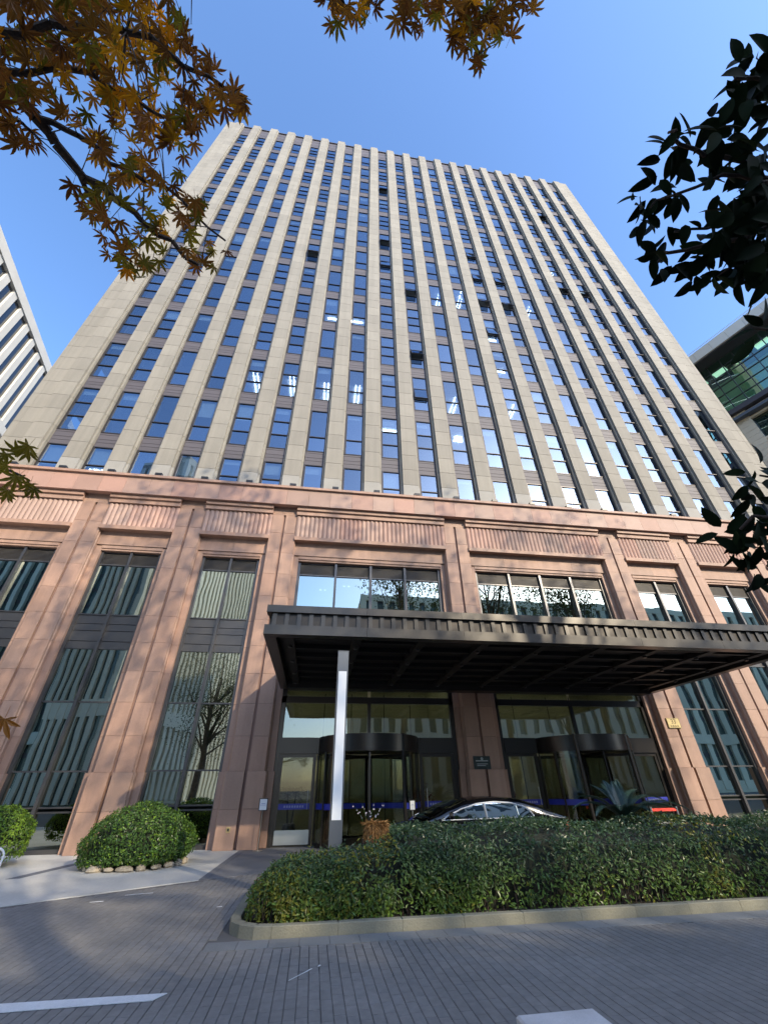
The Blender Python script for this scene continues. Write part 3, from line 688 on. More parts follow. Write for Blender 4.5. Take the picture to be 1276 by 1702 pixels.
# buildings across the street, behind the camera (mirrored in the glass)
OPG = mat('grey_green_glass', (.10,.13,.12), .15)
OP = mat('cream_stone', (.80,.74,.58), .7, noise_scale=.5, namt=.04); OPW = mat('white_stone', (.85,.81,.68), .7, noise_scale=.5, namt=.04)
def opposite(name, label, x0, y0, L, D, H, pitch, fin, m, rz=0, dep=.2):
    o = thing(name, label, 'office building', (x0, y0, 0), rz)
    MB().box(0, L, -D, -.4, 0, H).build('body', OPG, o)
    MB().box(0, L, -D, .25, H-.9, H+.6).build('parapet', m, o)
    MB().box(-.2, L+.2, -D, .4, 9, 11).build('cornice', m, o)
    MB().box(0, L, -.4, .0, 0, 2.2).build('lower_wall', m, o)
    n = int(L/pitch); f = MB().box(0, fin, -.5, dep, .5, H-.9).mesh('fin', m)
    for i in range(n+1): put('fin', f, o, None, (i*pitch, 0, 0))
    ef = MB().box(-.25, 0, 0, fin, .5, H-.9).mesh('end_fin', m)
    for i in range(int(D/pitch)): put('end_fin', ef, o, None, (-.001, -.6-pitch*(i+1), 0)); put('end_fin', ef, o, None, (L+.251, -.6-pitch*(i+1), 0))
    s = MB()
    z = 4
    while z < H-2: s.box(0, L, -.45, -.3, z+2.7, z+3.5); z += 3.6
    s.build('spandrel', SPAN, o)
    return o
opposite('cream_building', 'cream building with wide vertical stone fins across the street', 7.5, -60, 125, 20, 40.6, 2.9, 1.45, OP)
opposite('striped_building', 'white building with narrow vertical stone fins across the street at the left', -96, -60, 62, 20, 52, 2.1, .75, OPW, 0, .5)
opposite('pale_corner_building', 'pale building seen end on across the street, its finned side turned to the sun', -25.6, -24.4, 42, 9, 50, 1.15, .62, OPW, math.radians(-70), .35)

# ================================================================== STREET FURNITURE
lp = thing('lamp_post', 'square grey lamp post with a long white light panel, standing in the hedge', 'lamp post', (.43, 8.5, 0))
MB().box(-.105,.105,-.10,.10,0,1.08).build('base', LAMPM, lp)
MB().box(-.105,-.085,-.10,.10,1.08,3.42).box(.085,.105,-.10,.10,1.08,3.42).box(-.085,.085,-.03,.10,1.08,3.42).build('post', LAMPM, lp)
MB().box(-.078,.078,-.105,-.04,1.08,3.42).build('light_panel', WHITE, lp)
MB().box(-.105,.105,-.10,.10,3.42,3.80).box(-.11,.11,-.105,.105,3.80,3.815).build('cap', LAMPM, lp)
def stand(x, y, h, w_, hh, label):
    s = thing('sign_stand', label, 'sign', (x, y, 0), .05, 'notices on thin stands')
    MB().tube((0,0,.02),(0,0,h-hh),.012).build('pole', STEEL, s)
    MB().lathe([(.15,0),(.15,.012),(.02,.03)], 0, 0, 20).build('foot', STEEL, s)
    MB().box(-w_/2-.015,w_/2+.015,-.012,.012,h-hh,h).build('frame', BLACK, s)
    MB().box(-w_/2+.01,w_/2-.01,-.016,-.011,h-hh+.02,h-.02).build('sheet', PAPER, s)
    MB().box(-w_/4,w_/4,-.0185,-.016,h-hh*.45,h-hh*.40).box(-w_/3,w_/3,-.0185,-.016,h-hh*.56,h-hh*.53).build('print', BLUE_T, s)
stand(-1.48, 16.1, 1.29, .24, .32, 'black framed notice on a thin stand by the pilaster left of the entrance')
stand(3.06, 15.0, 1.2, .16, .26, 'small white notice on a thin pole beside the left revolving door')
af = thing('notice_board', 'low board in a rounded white tube frame at the left edge of the pavement', 'sign', (-6.34, 11.4, 0), .35)
pts = [Vector((-.5,0,0)),Vector((-.5,0,.5)),Vector((-.46,0,.56)),Vector((-.4,0,.6)),Vector((.28,0,.6)),Vector((.34,0,.56)),Vector((.38,0,.5)),Vector((.38,0,0))]
MB().path(pts, [.018]*8, 8).build('frame', mat('white_tube', (.75,.75,.75), .35), af)
MB().box(-.46,.34,-.008,.008,.12,.54).build('board', mat('board_grey', (.10,.10,.11), .5), af)
MB().box(-.44,.32,-.012,-.008,.33,.52).build('poster', mat('poster_pale', (.45,.42,.40), .6), af); MB().box(.1,.27,-.014,-.012,.36,.48).build('red_mark', REDB, af)
MB().box(-.5,-.46,-.2,.2,0,.03).box(.34,.38,-.2,.2,0,.03).build('feet', RUB, af)
# granite block in the foreground
a = atz(857,1687,.34); b = atz(985,1675,.34)
gb = thing('granite_block', 'square pale granite block standing on the road pavers at the bottom edge', 'stone block', ((a.x+b.x)/2, a.y-.16, 0), math.atan2(b.y-a.y, b.x-a.x))
s = (b-a).length/2
def bevbox(x0,x1,y0,y1,z0,z1,c,name,m,parent):
    mb = MB(); a_=[(x0,y0),(x1,y0),(x1,y1),(x0,y1)]; i_=[(x0+c,y0+c),(x1-c,y0+c),(x1-c,y1-c),(x0+c,y1-c)]
    mb.v=[(p[0],p[1],z0) for p in a_]+[(p[0],p[1],z1-c) for p in a_]+[(p[0],p[1],z1) for p in i_]
    mb.f=[(8,9,10,11)]+[(4+i,4+(i+1)%4,8+(i+1)%4,8+i) for i in range(4)]+[(i,(i+1)%4,4+(i+1)%4,4+i) for i in range(4)]
    return mb.build(name, m, parent)
bevbox(-s,s,-.22,.16,0,.34,.012,'block',GRAN,gb)
# red belt barrier behind the cycad
rb = thing('belt_barrier', 'low red belt stretched between two posts at the right entrance', 'barrier', (11.15, 14.6, 0))
for x in (-.45,.45): MB().tube((x,0,0),(x,0,.92),.03).build('post', STEEL, rb); MB().lathe([(.16,0),(.16,.02),(.04,.05)], x, 0, 16).build('foot', STEEL, rb)
MB().box(-.42,.42,-.004,.004,.80,.88).build('belt', REDB, rb)

# ================================================================== HEDGE BED
hb = thing('planter_kerb', 'low mossy stone kerb around the hedge bed beside the road', 'kerb', (-.5, 7.2, 0))
def kerbstone(p, q, w_=.13):
    p = Vector(p); q = Vector(q); d = (q-p).normalized(); n = Vector((-d.y, d.x))
    a = p+d*.002; b = q-d*.002; pts = [a, b, b+n*w_, a+n*w_]
    m = MB(); c = .008
    i_ = [a+d*c+n*c, b-d*c+n*c, b-d*c+n*(w_-c), a+d*c+n*(w_-c)]
    m.v = [(*x, -.02) for x in pts]+[(*x, .102) for x in pts]+[(*x, .11) for x in i_]
    m.f = [(8,9,10,11)]+[(4+i,4+(i+1)%4,8+(i+1)%4,8+i) for i in range(4)]+[(i,(i+1)%4,4+(i+1)%4,4+i) for i in range(4)]
    o = m.build('kerbstone', CURB, None); o.parent = hb; o.matrix_parent_inverse = Matrix.Translation((.5,-7.2,0))
arcp = [(-.92,9.9),(-.95,8.9),(-.95,8.2)]
for i in range(5):
    t = PI + (PI/2)*i/4; arcp.append((-.37+.58*math.cos(t), 7.74+.58*math.sin(t)))
x = -.37
while x < 13: x += .82; arcp.append((x, 7.16))
for p, q in zip(arcp[:-1], arcp[1:]): kerbstone(p, q)
bed = MB().prism([(-.2,7.25),(13.9,7.25),(13.9,10.1),(-.8,10.1),(-.8,7.9)], -.01, .07).build('planting_bed', SOIL, None, 'structure')

def leaves(P, Nrm, L, W, name, m, parent, kind='stuff', fold=.25, tilt=.5, grav=0.0, tipdir=None):
    """many small folded leaves: P points, Nrm outward normals"""
    n = len(P); P = np.asarray(P); Nn = np.asarray(Nrm) + rng.normal(0, tilt, (n,3)); Nn /= np.linalg.norm(Nn, axis=1)[:,None]
    T = rng.normal(0,1,(n,3)) if tipdir is None else np.asarray(tipdir)+rng.normal(0,.45,(n,3)); T[:,2] -= grav
    T -= (T*Nn).sum(1)[:,None]*Nn; T /= np.linalg.norm(T, axis=1)[:,None]; S = np.cross(Nn, T)
    Ls = (L*rng.uniform(.65,1.25,n))[:,None]; Ws = (W*rng.uniform(.75,1.2,n))[:,None]
    v0 = P; v1 = P+T*Ls*.45+S*Ws*.5+Nn*Ws*fold; v2 = P+T*Ls*.95-Nn*Ls*.08; v3 = P+T*Ls*.45-S*Ws*.5+Nn*Ws*fold
    V = np.stack([v0,v1,v2,v3],1).reshape(-1,3); i = np.arange(n)*4
    F = np.concatenate([np.stack([i,i+1,i+2],1), np.stack([i,i+2,i+3],1)])
    return put(name, np_mesh(name, V, F, m), parent, kind)
# hedge shape: height field and rounded left end
def hz(x, y):
    base = .70 + .27*min(1, max(0, (x-.75)/.75)) + .05*math.sin(x*2.1)+.03*math.sin(x*5.3+y*3)
    base *= 1 - .25*max(0, (7.75-y)/.5)*(1 if x > 1 else .6)
    if x < 1.35 and y > 8.15: base = min(base, .70 - .30*min(1, (y-8.15)/.25)*(1 if x > .1 else .3))
    if x < -.1: base *= math.sqrt(max(0, 1-((x+.1)/.72)**2))*.9+.1
    return base + .04*noise.noise((x*2.2, y*2.2, 0))
hedge = thing('hedge', 'long clipped hedge in front of the entrance, dark on top and yellow green below', 'hedge', (0,0,0))
P = []; N = []
for _ in range(40000):
    x = random.uniform(-.75, 13.2)
    if random.random() < .25: x = random.uniform(-.75, 2.5)
    if random.random() < .58:
        y = random.uniform(7.32, 9.5); z = hz(x, y) - abs(random.gauss(0,.05)); N.append((0,-.3,1))
    else:
        h = hz(x, 7.5); z = random.uniform(.10, h); bulge = .10*math.sin(PI*min(1, z/h)) + .05*noise.noise((x*3, z*4, 3)); y = 7.36 - bulge + abs(random.gauss(0,.05)); N.append((0,-1,.45))
    if x < -.1:
        yc = 8.1; dx = (x+.1)/.72; lim = .85*math.sqrt(max(0.02, 1-dx*dx)); 
        if abs(y-yc) > lim: y = yc + lim*(-1 if y < yc else 1)*random.uniform(.9,1); N[-1] = (dx*1.2, -.8 if y < yc else .8, .4)
    gp = noise.noise((x*1.9, y*1.9, z*2.6))
    if gp < -.22 and random.random() < .75: N.pop(); continue
    if random.random() < .05: z += random.uniform(.02,.09)
    P.append((x, y, z))
P = np.array(P); N = np.array(N, float)
ns = np.array([noise.noise((p[0]*1.1+9, p[1]*1.1, p[2]*1.6)) for p in P])
yl = ((P[:,0] < 1.3) & (rng.random(len(P)) < .25+ns)) | ((P[:,2] < .45) & (rng.random(len(P)) < .04+ns*.5)) | ((P[:,0] > 6) & (rng.random(len(P)) < .12+ns*.8))  # paler leaves at both ends paint in sunlit patches; low ones are yellower growth
leaves(P[~yl], N[~yl], .075, .028, 'foliage', HEDGE, hedge, grav=-.2)
leaves(P[yl], N[yl], .07, .027, 'sunlit_pale_foliage', YLEAF, hedge, grav=-.1)
# dark inner mass and stems
m = MB()
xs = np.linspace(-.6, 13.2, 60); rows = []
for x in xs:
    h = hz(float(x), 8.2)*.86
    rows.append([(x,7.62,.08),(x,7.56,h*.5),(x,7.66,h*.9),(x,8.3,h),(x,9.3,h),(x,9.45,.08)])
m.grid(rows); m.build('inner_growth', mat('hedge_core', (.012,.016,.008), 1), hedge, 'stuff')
m = MB()
for _ in range(420):
    x = random.uniform(-.5, 13); y = random.uniform(7.36, 7.6); a = Vector((x, y, .06)); b = a+Vector((random.uniform(-.1,.1), random.uniform(-.08,.02), random.uniform(.15,.4)))
    m.tube(a, b, .006, .003, 4, False)
m.build('stems', BARK, hedge, 'stuff')
# fibrous stump and cycad
st = thing('fibre_stump', 'stubby palm stump wrapped in tan fibre, behind the hedge near the lamp post', 'stump', (1.14, 8.75, 0))
MB().lathe([(.16,0),(.17,.3),(.15,.55),(.19,.66),(.20,.78),(.17,.82)], 0, 0, 18).build('trunk', FIBERD, st)
P = []; N = []; T = []
for _ in range(1500):
    t = random.uniform(0, 2*PI); z = random.uniform(.84,1.0); P.append((math.cos(t)*.17, math.sin(t)*.17, z)); N.append((math.cos(t), math.sin(t), .2)); T.append((math.cos(t)*.35, math.sin(t)*.35, -1))
for _ in range(400):
    t = random.uniform(0, 2*PI); r = random.uniform(0,.17); P.append((math.cos(t)*r, math.sin(t)*r, 1.0)); N.append((0,0,1)); T.append((math.cos(t), math.sin(t), .2))
leaves(P, N, .13, .018, 'fibre_crown', FIBER, st, tilt=.3, tipdir=T)
P = []; N = []; T = []
for _ in range(700):
    t = random.uniform(0, 2*PI); z = random.uniform(.15,.82); P.append((math.cos(t)*.165, math.sin(t)*.165, z)); N.append((math.cos(t), math.sin(t), .4)); T.append((math.cos(t)*.6, math.sin(t)*.6, .7))
leaves(P, N, .06, .028, 'leaf_bases', mat('leaf_base', (.16,.07,.04), .8, var=.3), st, tilt=.3, tipdir=T)
cy = thing('cycad', 'cycad with arching blue green fronds rising out of the hedge', 'cycad', (6.35, 9.55, 0)); cy.scale = (1.12, 1.12, 1.06)
MB().lathe([(.13,0),(.15,.5),(.10,.75)], 0, 0, 12).build('trunk', FIBERD, cy)
def frond(az, up0, L, drop, seed):
    r = random.Random(seed); m = MB(); d = Vector((math.cos(az), math.sin(az), 0)); n = 22; pts = []
    p = Vector((0,0,.78)); an = up0
    for i in range(n+1):
        pts.append(p.copy()); p = p + (d*math.cos(an)+Vector((0,0,1))*math.sin(an))*(L/n); an -= drop/n
    m.path(pts, [.009*(1-i/(n+2))+.002 for i in range(n+1)], 4)
    side = Vector((-d.y, d.x, 0)); k = 3
    for i in range(2, n):
        for kk in range(k):
            q = pts[i].lerp(pts[i+1], kk/k); tan = (pts[i+1]-pts[i]).normalized(); upv = side.cross(tan)
            l = .17*math.sin(PI*min(1,(i+kk/k)/n*.85+.12))
            for s in (-1, 1):
                e = q + (side*s*.85 + tan*.5 + upv*-.25*1)*l*r.uniform(.85,1.1) ; wv = tan*.0065
                mid = q.lerp(e,.5)+upv*-.012
                m.poly([q-wv, mid-wv, e, mid+wv, q+wv])
    return m.build('frond', CYC, cy)
for i, (az, u0_, L_, dr_) in enumerate([(2.6,1.25,.95,1.5),(3.0,1.05,1.05,1.6),(2.2,1.4,.85,1.0),(1.7,1.45,.8,.6),(.9,1.4,.85,.7),(1.2,1.5,.75,.5),(.1,1.15,1.2,1.7),(-.3,.95,1.3,1.6),(-.7,1.0,1.0,1.5),(-1.5,1.1,.8,1.6),(-2.2,1.1,.85,1.6),(3.6,1.0,1.0,1.7),(.5,1.2,1.0,1.2),(1.45,1.3,.9,.9)]): frond(az, u0_, L_, dr_, i)

# ---- clipped bushes on the pavement
def dome_bush(name, label, c, rx, ry, h, m1, m2, n, frac, L=.07, W=.032, zc=.35):
    o = thing(name, label, 'bush', c, 0, 'clipped round bushes')
    P = []; N = []
    for _ in range(n):
        while True:
            d = Vector((random.gauss(0,1), random.gauss(0,1), random.gauss(0,1))).normalized()
            if d.z > -.45: break
        lump = 1 + .13*noise.noise(d*1.7+Vector(c)) + .07*noise.noise(d*5) + (.06 if random.random() < .04 else 0)
        r = lump - abs(random.gauss(0,.04))
        P.append((d.x*rx*r, d.y*ry*r, zc + d.z*((h-zc) if d.z > 0 else zc*1.6)*r)); N.append((d.x, d.y, d.z+.15))
    P = np.array(P); P[:,2] = np.maximum(P[:,2], .04); N = np.array(N); k = rng.random(n) < frac
    leaves(P[~k], N[~k], L, W, 'foliage', m1, o); leaves(P[k], N[k], L, W, 'bright_foliage', m2, o)
    core = MB(); rows = []
    for i in range(9):
        ph = -.3+1.87*i/8
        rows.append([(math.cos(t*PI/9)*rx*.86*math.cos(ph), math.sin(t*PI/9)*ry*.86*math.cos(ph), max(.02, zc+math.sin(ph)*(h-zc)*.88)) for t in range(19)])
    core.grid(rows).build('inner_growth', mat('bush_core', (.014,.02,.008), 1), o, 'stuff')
    return o
dome_bush('dome_bush', 'broad dome shaped dark green bush on the pale pavement by the pilaster', (-4.2,13.95,0), 1.28, 1.15, 1.24, BUSH, BUSHY, 13000, .14)
dome_bush('round_bush', 'smaller bright green round bush at the left edge by the windows', (-8.05,14.6,0), .88, .8, 1.22, BUSHY, BUSH, 6500, .25, .075,.034, .6)
rr = thing('rock_border', 'ring of low tan rocks round the foot of the dome shaped bush', 'rocks', (-4.2,13.95,0))
def rock(r, sz, k):
    random.seed(k); m = MB(); rows = []
    for i in range(6):
        ph = -PI/2+PI*i/5
        rows.append([(math.cos(t*PI/5)*math.cos(ph)*sz[0]*(1+.18*noise.noise((math.cos(t*PI/5)*2,math.sin(t*PI/5)*2,ph+k))), math.sin(t*PI/5)*math.cos(ph)*sz[1]*(1+.2*noise.noise((t*.5,ph,k*3.1))), math.sin(ph)*sz[2]) for t in range(10)]+[None])
        rows[-1][-1] = rows[-1][0]
    m.grid(rows); o = m.build('rock', ROCK, rr, None, r); o.rotation_euler.z = random.uniform(0,3)
for i in range(20):
    t = 2*PI*i/20+.1; rock((math.cos(t)*1.08, math.sin(t)*1.02, .05), (.16+.06*math.sin(i*3), .11, .065+.02*math.cos(i*2)), i)
random.seed(11)
rb2 = thing('rock', 'single flat pale rock on the pavement under the round bush', 'rock', (-7.1,13.3,0)); MB().lathe([(.18,0),(.2,.06),(.12,.1)],0,0,9).build('boulder', ROCK, rb2)

# ---- lobby plants
pp = thing('potted_palm', 'potted palm with drooping leaves behind the left glass door', 'potted plant', (-.72, 18.3, 0))
MB().lathe([(.16,0),(.22,.05),(.25,.3),(.2,.5),(.17,.52)], 0, 0, 18).build('pot', BLACK, pp)
m = MB()
for dx in (-.06,.07): m.path([(dx,0,.5),(dx*1.8,.02,1.0),(dx*2.4,0,1.5)], [.03,.025,.02], 6)
m.build('stem', BARK, pp)
P = []; N = []; T = []
for dx in (-.15,.17):
    for k in range(14):
        a = random.uniform(0,2*PI); el = random.uniform(.1,1.0)
        for i in range(26):
            u = i/25; r = .48*u; z = 1.5+r*math.sin(el)*.9-.55*u*u*.9
            P.append((dx+math.cos(a)*r, math.sin(a)*r, z)); N.append((0,0,1)); T.append((math.cos(a+random.choice((-1,1))), math.sin(a+random.choice((-1,1))), -.9))
leaves(P, N, .15, .022, 'fronds', mat('dark_palm_leaf', (.012,.02,.010), .5), pp, tilt=.3, tipdir=T)
rp = thing('red_twig_plant', 'spreading dark red twig arrangement in a pot right of the revolving door', 'potted plant', (3.95, 18.2, 0))
MB().lathe([(.18,0),(.24,.3),(.2,.55)], 0, 0, 16).build('pot', BLACK, rp)
m = MB(); P = []; N = []
for _ in range(46):
    a = random.uniform(0,2*PI); el = random.uniform(.35,1.45); p = Vector((0,0,.55)); d = Vector((math.cos(a)*math.cos(el), math.sin(a)*math.cos(el), math.sin(el)))
    q = p+d*random.uniform(.5,.85); m.tube(p, q, .006, .003, 4, False)
    for _ in range(4):
        e = q + (d+Vector((random.gauss(0,.4),random.gauss(0,.4),random.gauss(0,.3)))).normalized()*random.uniform(.15,.4); m.tube(q, e, .003, .0015, 3, False)
        for u in (.3,.5,.7,.9,1): P.append(tuple(q.lerp(e,u))); N.append((0,0,1))
m.build('twigs', REDF, rp, 'stuff'); leaves(np.repeat(P,3,0), np.repeat(N,3,0), .045, .02, 'leaflets', REDF, rp, tilt=1)
fp = thing('red_flower_pot', 'small round dark red flower arrangement behind the second glass door', 'potted plant', (7.35, 17.6, 0))
MB().lathe([(.12,0),(.10,.5),(.14,1.0),(.1,1.1)], 0, 0, 14).build('vase', PAPER, fp)
P = []; N = []
for _ in range(500):
    d = Vector((random.gauss(0,1),random.gauss(0,1),random.gauss(0,1))).normalized(); P.append((d.x*.15,d.y*.15,1.25+d.z*.14)); N.append(tuple(d))
leaves(P, N, .06, .045, 'blossoms', REDF, fp)
of = thing('orchid_spray', 'thin white orchid spray in front of the left revolving door', 'flowers', (1.15, 10.0, 0))
m = MB(); P = []; N = []
for a in (-.5,-.2,.15,.45):
    p0 = Vector((0,0,.7)); p1 = Vector((a*.3,0,1.05)); p2 = Vector((a*.7,-.02,1.28+.05*math.cos(a*9))); m.path([p0,p1,p2],[.006,.005,.003],4)
    for u in range(4): P += [tuple(p1.lerp(p2,u/4)+Vector((random.gauss(0,.01),0,random.gauss(0,.012))))]*2; N += [(random.gauss(0,.5),-1,random.gauss(0,.5)) for _ in range(2)]
m.build('stems', BUSH, of); leaves(P, N, .035, .028, 'petals', mat('petal', (.62,.55,.62), .5), of, tilt=.6)
MB().lathe([(.09,0),(.12,.35),(.13,.7)], 0, 0, 12).build('pot', BLACK, of)

# ================================================================== CAR
car = thing('parked_car', 'black sedan with chrome window trim parked under the canopy behind the hedge', 'car', (1.42, 11.95, 0)); car.scale = (.92, 1, 1)
def interp(T, x):
    for (a, va), (b, vb) in zip(T[:-1], T[1:]):
        if x <= b: t = (x-a)/(b-a); t = max(0,t); t = t*t*(3-2*t)*.5+t*.5; return va+(vb-va)*t
    return T[-1][1]
top = [(0,.55),(.15,.66),(.6,.76),(1.25,.86),(3.9,.92),(4.6,.93),(4.95,.84),(5.02,.7)]
wid = [(0,.55),(.2,.80),(.7,.88),(1.6,.91),(4.2,.91),(4.8,.84),(5.02,.66)]
rows = []
for i in range(41):
    x = 5.02*i/40; h = interp(top, x); wd = interp(wid, x); row = []
    for (fy, z) in ((-.75,.20),(-.97,.26),(-1.0,.45),(-1.0,.60),(-.985,h-.10),(-.93,h-.02),(-.6,h+.015),(0,h+.03),(.6,h+.015),(.93,h-.02),(.985,h-.10),(1.0,.60),(1.0,.45),(.97,.26),(.75,.20)):
        row.append((x, fy*wd, min(z, h+.03)))
    rows.append(row)
cb = MB().grid(rows); cb.poly(rows[0][::-1]); cb.poly(rows[-1]); cb = cb.build('body', CARP, car, smooth=True)
rf = [(1.15,.86),(1.5,.99),(1.9,1.14),(2.3,1.245),(2.8,1.30),(3.2,1.305),(3.7,1.27),(4.1,1.18),(4.5,1.05),(4.85,.94)]
def ghw(x, f): return .86-.20*f
rows = []
for i in range(33):
    x = 1.15+3.7*i/32; h = interp(rf, x); row = []
    hgt = (h-.86)/.445
    tw = .86-.07*hgt
    for (yy, zz) in ((-.87,.84),(-(tw+.05),.84+(h-.84)*.7),(-tw,h-.035),(-tw+.10,h-.008),(-.3,h+.012),(0,h+.016),(.3,h+.012),(tw-.10,h-.008),(tw,h-.035),(tw+.05,.84+(h-.84)*.7),(.87,.84)):
        row.append((x, yy, max(.84, zz)))
    rows.append(row)
MB().grid(rows).build('roof', CARP, car, smooth=True)
# side glass with trim, each side
gl = [(1.62,.90),(1.9,1.02),(2.2,1.11),(2.6,1.19),(3.0,1.215),(3.4,1.195),(3.75,1.13),(3.95,1.03),(4.0,.95)]
for s in (-1, 1):
    def side(x, z):
        h = interp(rf, x); tw = .86-.07*(h-.86)/.445; f = (z-.84)/max(.05, (h-.84)*.7)
        y = .87+(tw+.05-.87)*min(1,f)
        if f > 1: y = (tw+.05) - .05*(z-(.84+(h-.84)*.7))/max(.01,(h-.035-(.84+(h-.84)*.7)))
        return Vector((x, s*(y+.012), z))
    N_ = 28; g = []
    for i in range(N_+1):
        x = 1.62+2.38*i/N_; zt_ = interp(gl, x); zb_ = .895+.012*(x-1.6)
        g.append([side(x, zb_+(zt_-zb_)*j/4) for j in range(5)])
    MB().grid(g if s > 0 else [q[::-1] for q in g]).build('side_window', CARG, car, smooth=True)
    t = MB(); up_ = [Vector(r_[4]) + Vector((0,s*.006,0)) for r_ in g]; lo = [Vector(r_[0])+Vector((0,s*.006,0)) for r_ in g]
    t.path(up_+[lo[-1]], [.014]*(len(up_)+1), 6); t.path(lo, [.009]*len(lo), 6); t.build('window_trim', TRIM, car)
    for x in (2.78, 3.62):
        MB().path([side(x, .9)+Vector((0,s*.004,0)), side(x-.04, interp(gl, x)-.01)+Vector((0,s*.004,0))], [.03 if x < 3 else .01]*2, 6).build('pillar', mat('pillar_grey', (.25,.25,.25), .3, .5) if x < 3 else CHROME, car)
    MB().lathe([(.0,-.07),(.06,-.05),(.075,0),(.06,.05),(0,.07)], 0, 0, 12).build('mirror', CARP, car, None, (1.85, s*1.0, .98))
wsr = []
for i in range(9):
    x = 1.22+.95*i/8; h = interp(rf, x)+.02; tw = .86-.07*(h-.86)/.445-.14
    wsr.append([(x, tw*(j/6-1), h+.022-.03*abs(j/6-1)**2) for j in range(13)])
MB().grid([q[::-1] for q in wsr]).build('windscreen', CARG, car, smooth=True)
for (x, s) in ((.95,-1),(.95,1),(3.95,-1),(3.95,1)):
    wh = thing('tmp','x','x'); bpy.data.objects.remove(wh)
    ty = MB().lathe([(.20,-.11),(.31,-.11),(.335,-.08),(.335,.08),(.31,.11),(.20,.11)], 0, 0, 28).build('wheel', RUB, car, None, (x, s*.80, .335)); ty.rotation_euler.x = PI/2
    r_ = MB().lathe([(.03,.1),(.22,.12),(.23,.10),(.23,-.10),(.22,-.12),(.03,-.1)], 0, 0, 20).build('rim', STEEL, ty)
for s in (-1,1): MB().box(-.02,.12,-.16,.16,-.06,.06).build('headlight', CARG, car, None, (.08, s*.52, .58)); MB().box(-.06,.02,-.2,.2,-.05,.05).build('tail_light', REDB, car, None, (5.0, s*.45, .75))

# ================================================================== TREES NEAR THE CAMERA
def maple_mesh(seed, m):
    r = random.Random(seed); lobes = [(0,1.0),(.62,.93),(1.25,.78),(1.95,.50),(-.62,.93),(-1.25,.78),(-1.95,.50)]; lobes.sort()
    pts = []
    n = len(lobes)
    for i, (a, l) in enumerate(lobes):
        l *= r.uniform(.88,1.08); a += r.uniform(-.05,.05)
        def pt(rad, ang, z=0): return (math.sin(ang)*rad, math.cos(ang)*rad, z)
        wv = .19
        pts += [pt(l*.52, a-wv*1.25, .02), pt(l*.8, a-wv*.5, -.02), pt(l, a, -.10-.08*r.random()), pt(l*.8, a+wv*.5, -.02), pt(l*.52, a+wv*1.25, .02)]
        if i < n-1:
            b = (a+lobes[i+1][0])/2; pts.append(pt(.24, b, .03))
    V = [(0,-.02,0)] + pts; F = [(0, i, i+1) for i in range(1, len(pts))]
    # stalk
    k = len(V); V += [(-.012,0,0),(.012,0,0),(.02,-.55,.06),(.005,-.55,.06)]; F += [(k,k+1,k+2),(k,k+2,k+3)]
    return V, F
def inpoly(x, y, poly):
    c = False; j = len(poly)-1
    for i in range(len(poly)):
        xi, yi = poly[i]; xj, yj = poly[j]
        if (yi > y) != (yj > y) and x < (xj-xi)*(y-yi)/(yj-yi)+xi: c = not c
        j = i
    return c
mt = thing('maple_tree', 'japanese maple with brown and yellow autumn leaves reaching in from the upper left', 'maple tree', (-3.4, .6, 0))
OFS = Matrix.Translation((3.4, -.6, 0))
def ch(o, par, ofs): o.parent = par; o.matrix_parent_inverse = ofs; return o
ch(MB().path([Vector((-3.4,.6,0)),Vector((-3.3,.7,1.2)),Vector((-3.0,.8,2.2)),Vector((-2.7,.9,2.9))],[.13,.10,.085,.06],10).build('trunk', BARK), mt, OFS)
def branch(pts, r0_, par, ofs, m=BARK, name='branch'):
    P = [Vector(p) for p in pts]; Q = [P[0]]
    for a, b in zip(P[:-1], P[1:]):
        Q += [a.lerp(b,.33)+Vector([random.gauss(0,.008) for _ in range(3)]), a.lerp(b,.66)+Vector([random.gauss(0,.008) for _ in range(3)]), b]
    n = len(Q); ch(MB().path(Q, [r0_*(1-.8*i/n)+.0012 for i in range(n)], 6).build(name, m), par, ofs); return Q
fork = Vector((-2.7,.9,2.9)); tips = []
mainb = [
 [fork, at(-140,20,2.3), at(0,110,2.0), at(60,195,1.95), at(115,265,1.95), at(190,330,1.95), at(260,390,1.95), at(330,440,1.95)],
 [fork, at(-140,-40,2.1), at(-10,52,1.8), at(120,45,1.8), at(250,60,1.75), at(330,120,1.8), at(385,155,1.8)],
 [at(60,195,1.95), at(130,225,1.9), at(210,280,1.9), at(300,330,1.9), at(375,400,1.9)],
 [at(0,118,2.0), at(150,120,1.85), at(230,170,1.85), at(320,220,1.85)],
 [at(115,265,1.95), at(160,340,2.0), at(200,420,2.0), at(225,455,2.0)],
 [fork, at(-100,150,2.0), at(10,190,1.9), at(60,225,1.9)],
 [fork, at(-60,-160,2.1), at(200,-60,1.8), at(520,-40,1.9), at(580,30,1.9)],
 [fork, at(100,-180,2.1), at(500,-90,2.0), at(760,-30,2.0), at(795,90,2.0)],
 [fork, at(-160,500,2.2), at(-80,720,2.1), at(0,770,1.9), at(50,800,1.85)],
]
for i, b in enumerate(mainb): tips.append(branch(b, .022 if i == 0 else .012 if i in (1,6,7) else .008, mt, OFS))
allpts = [p for q in tips for p in q]
polyM = [(-30,-40),(305,-40),(312,60),(325,110),(345,100),(370,140),(408,155),(395,190),(345,195),(320,215),(325,255),(350,300),(340,370),(388,395),(378,440),(345,455),(300,425),(270,440),(240,470),(215,455),(165,415),(150,370),(125,345),(98,300),(140,295),(160,330),(165,300),(125,230),(70,185),(70,240),(40,250),(-20,215)]
spec = []
random.seed(21)
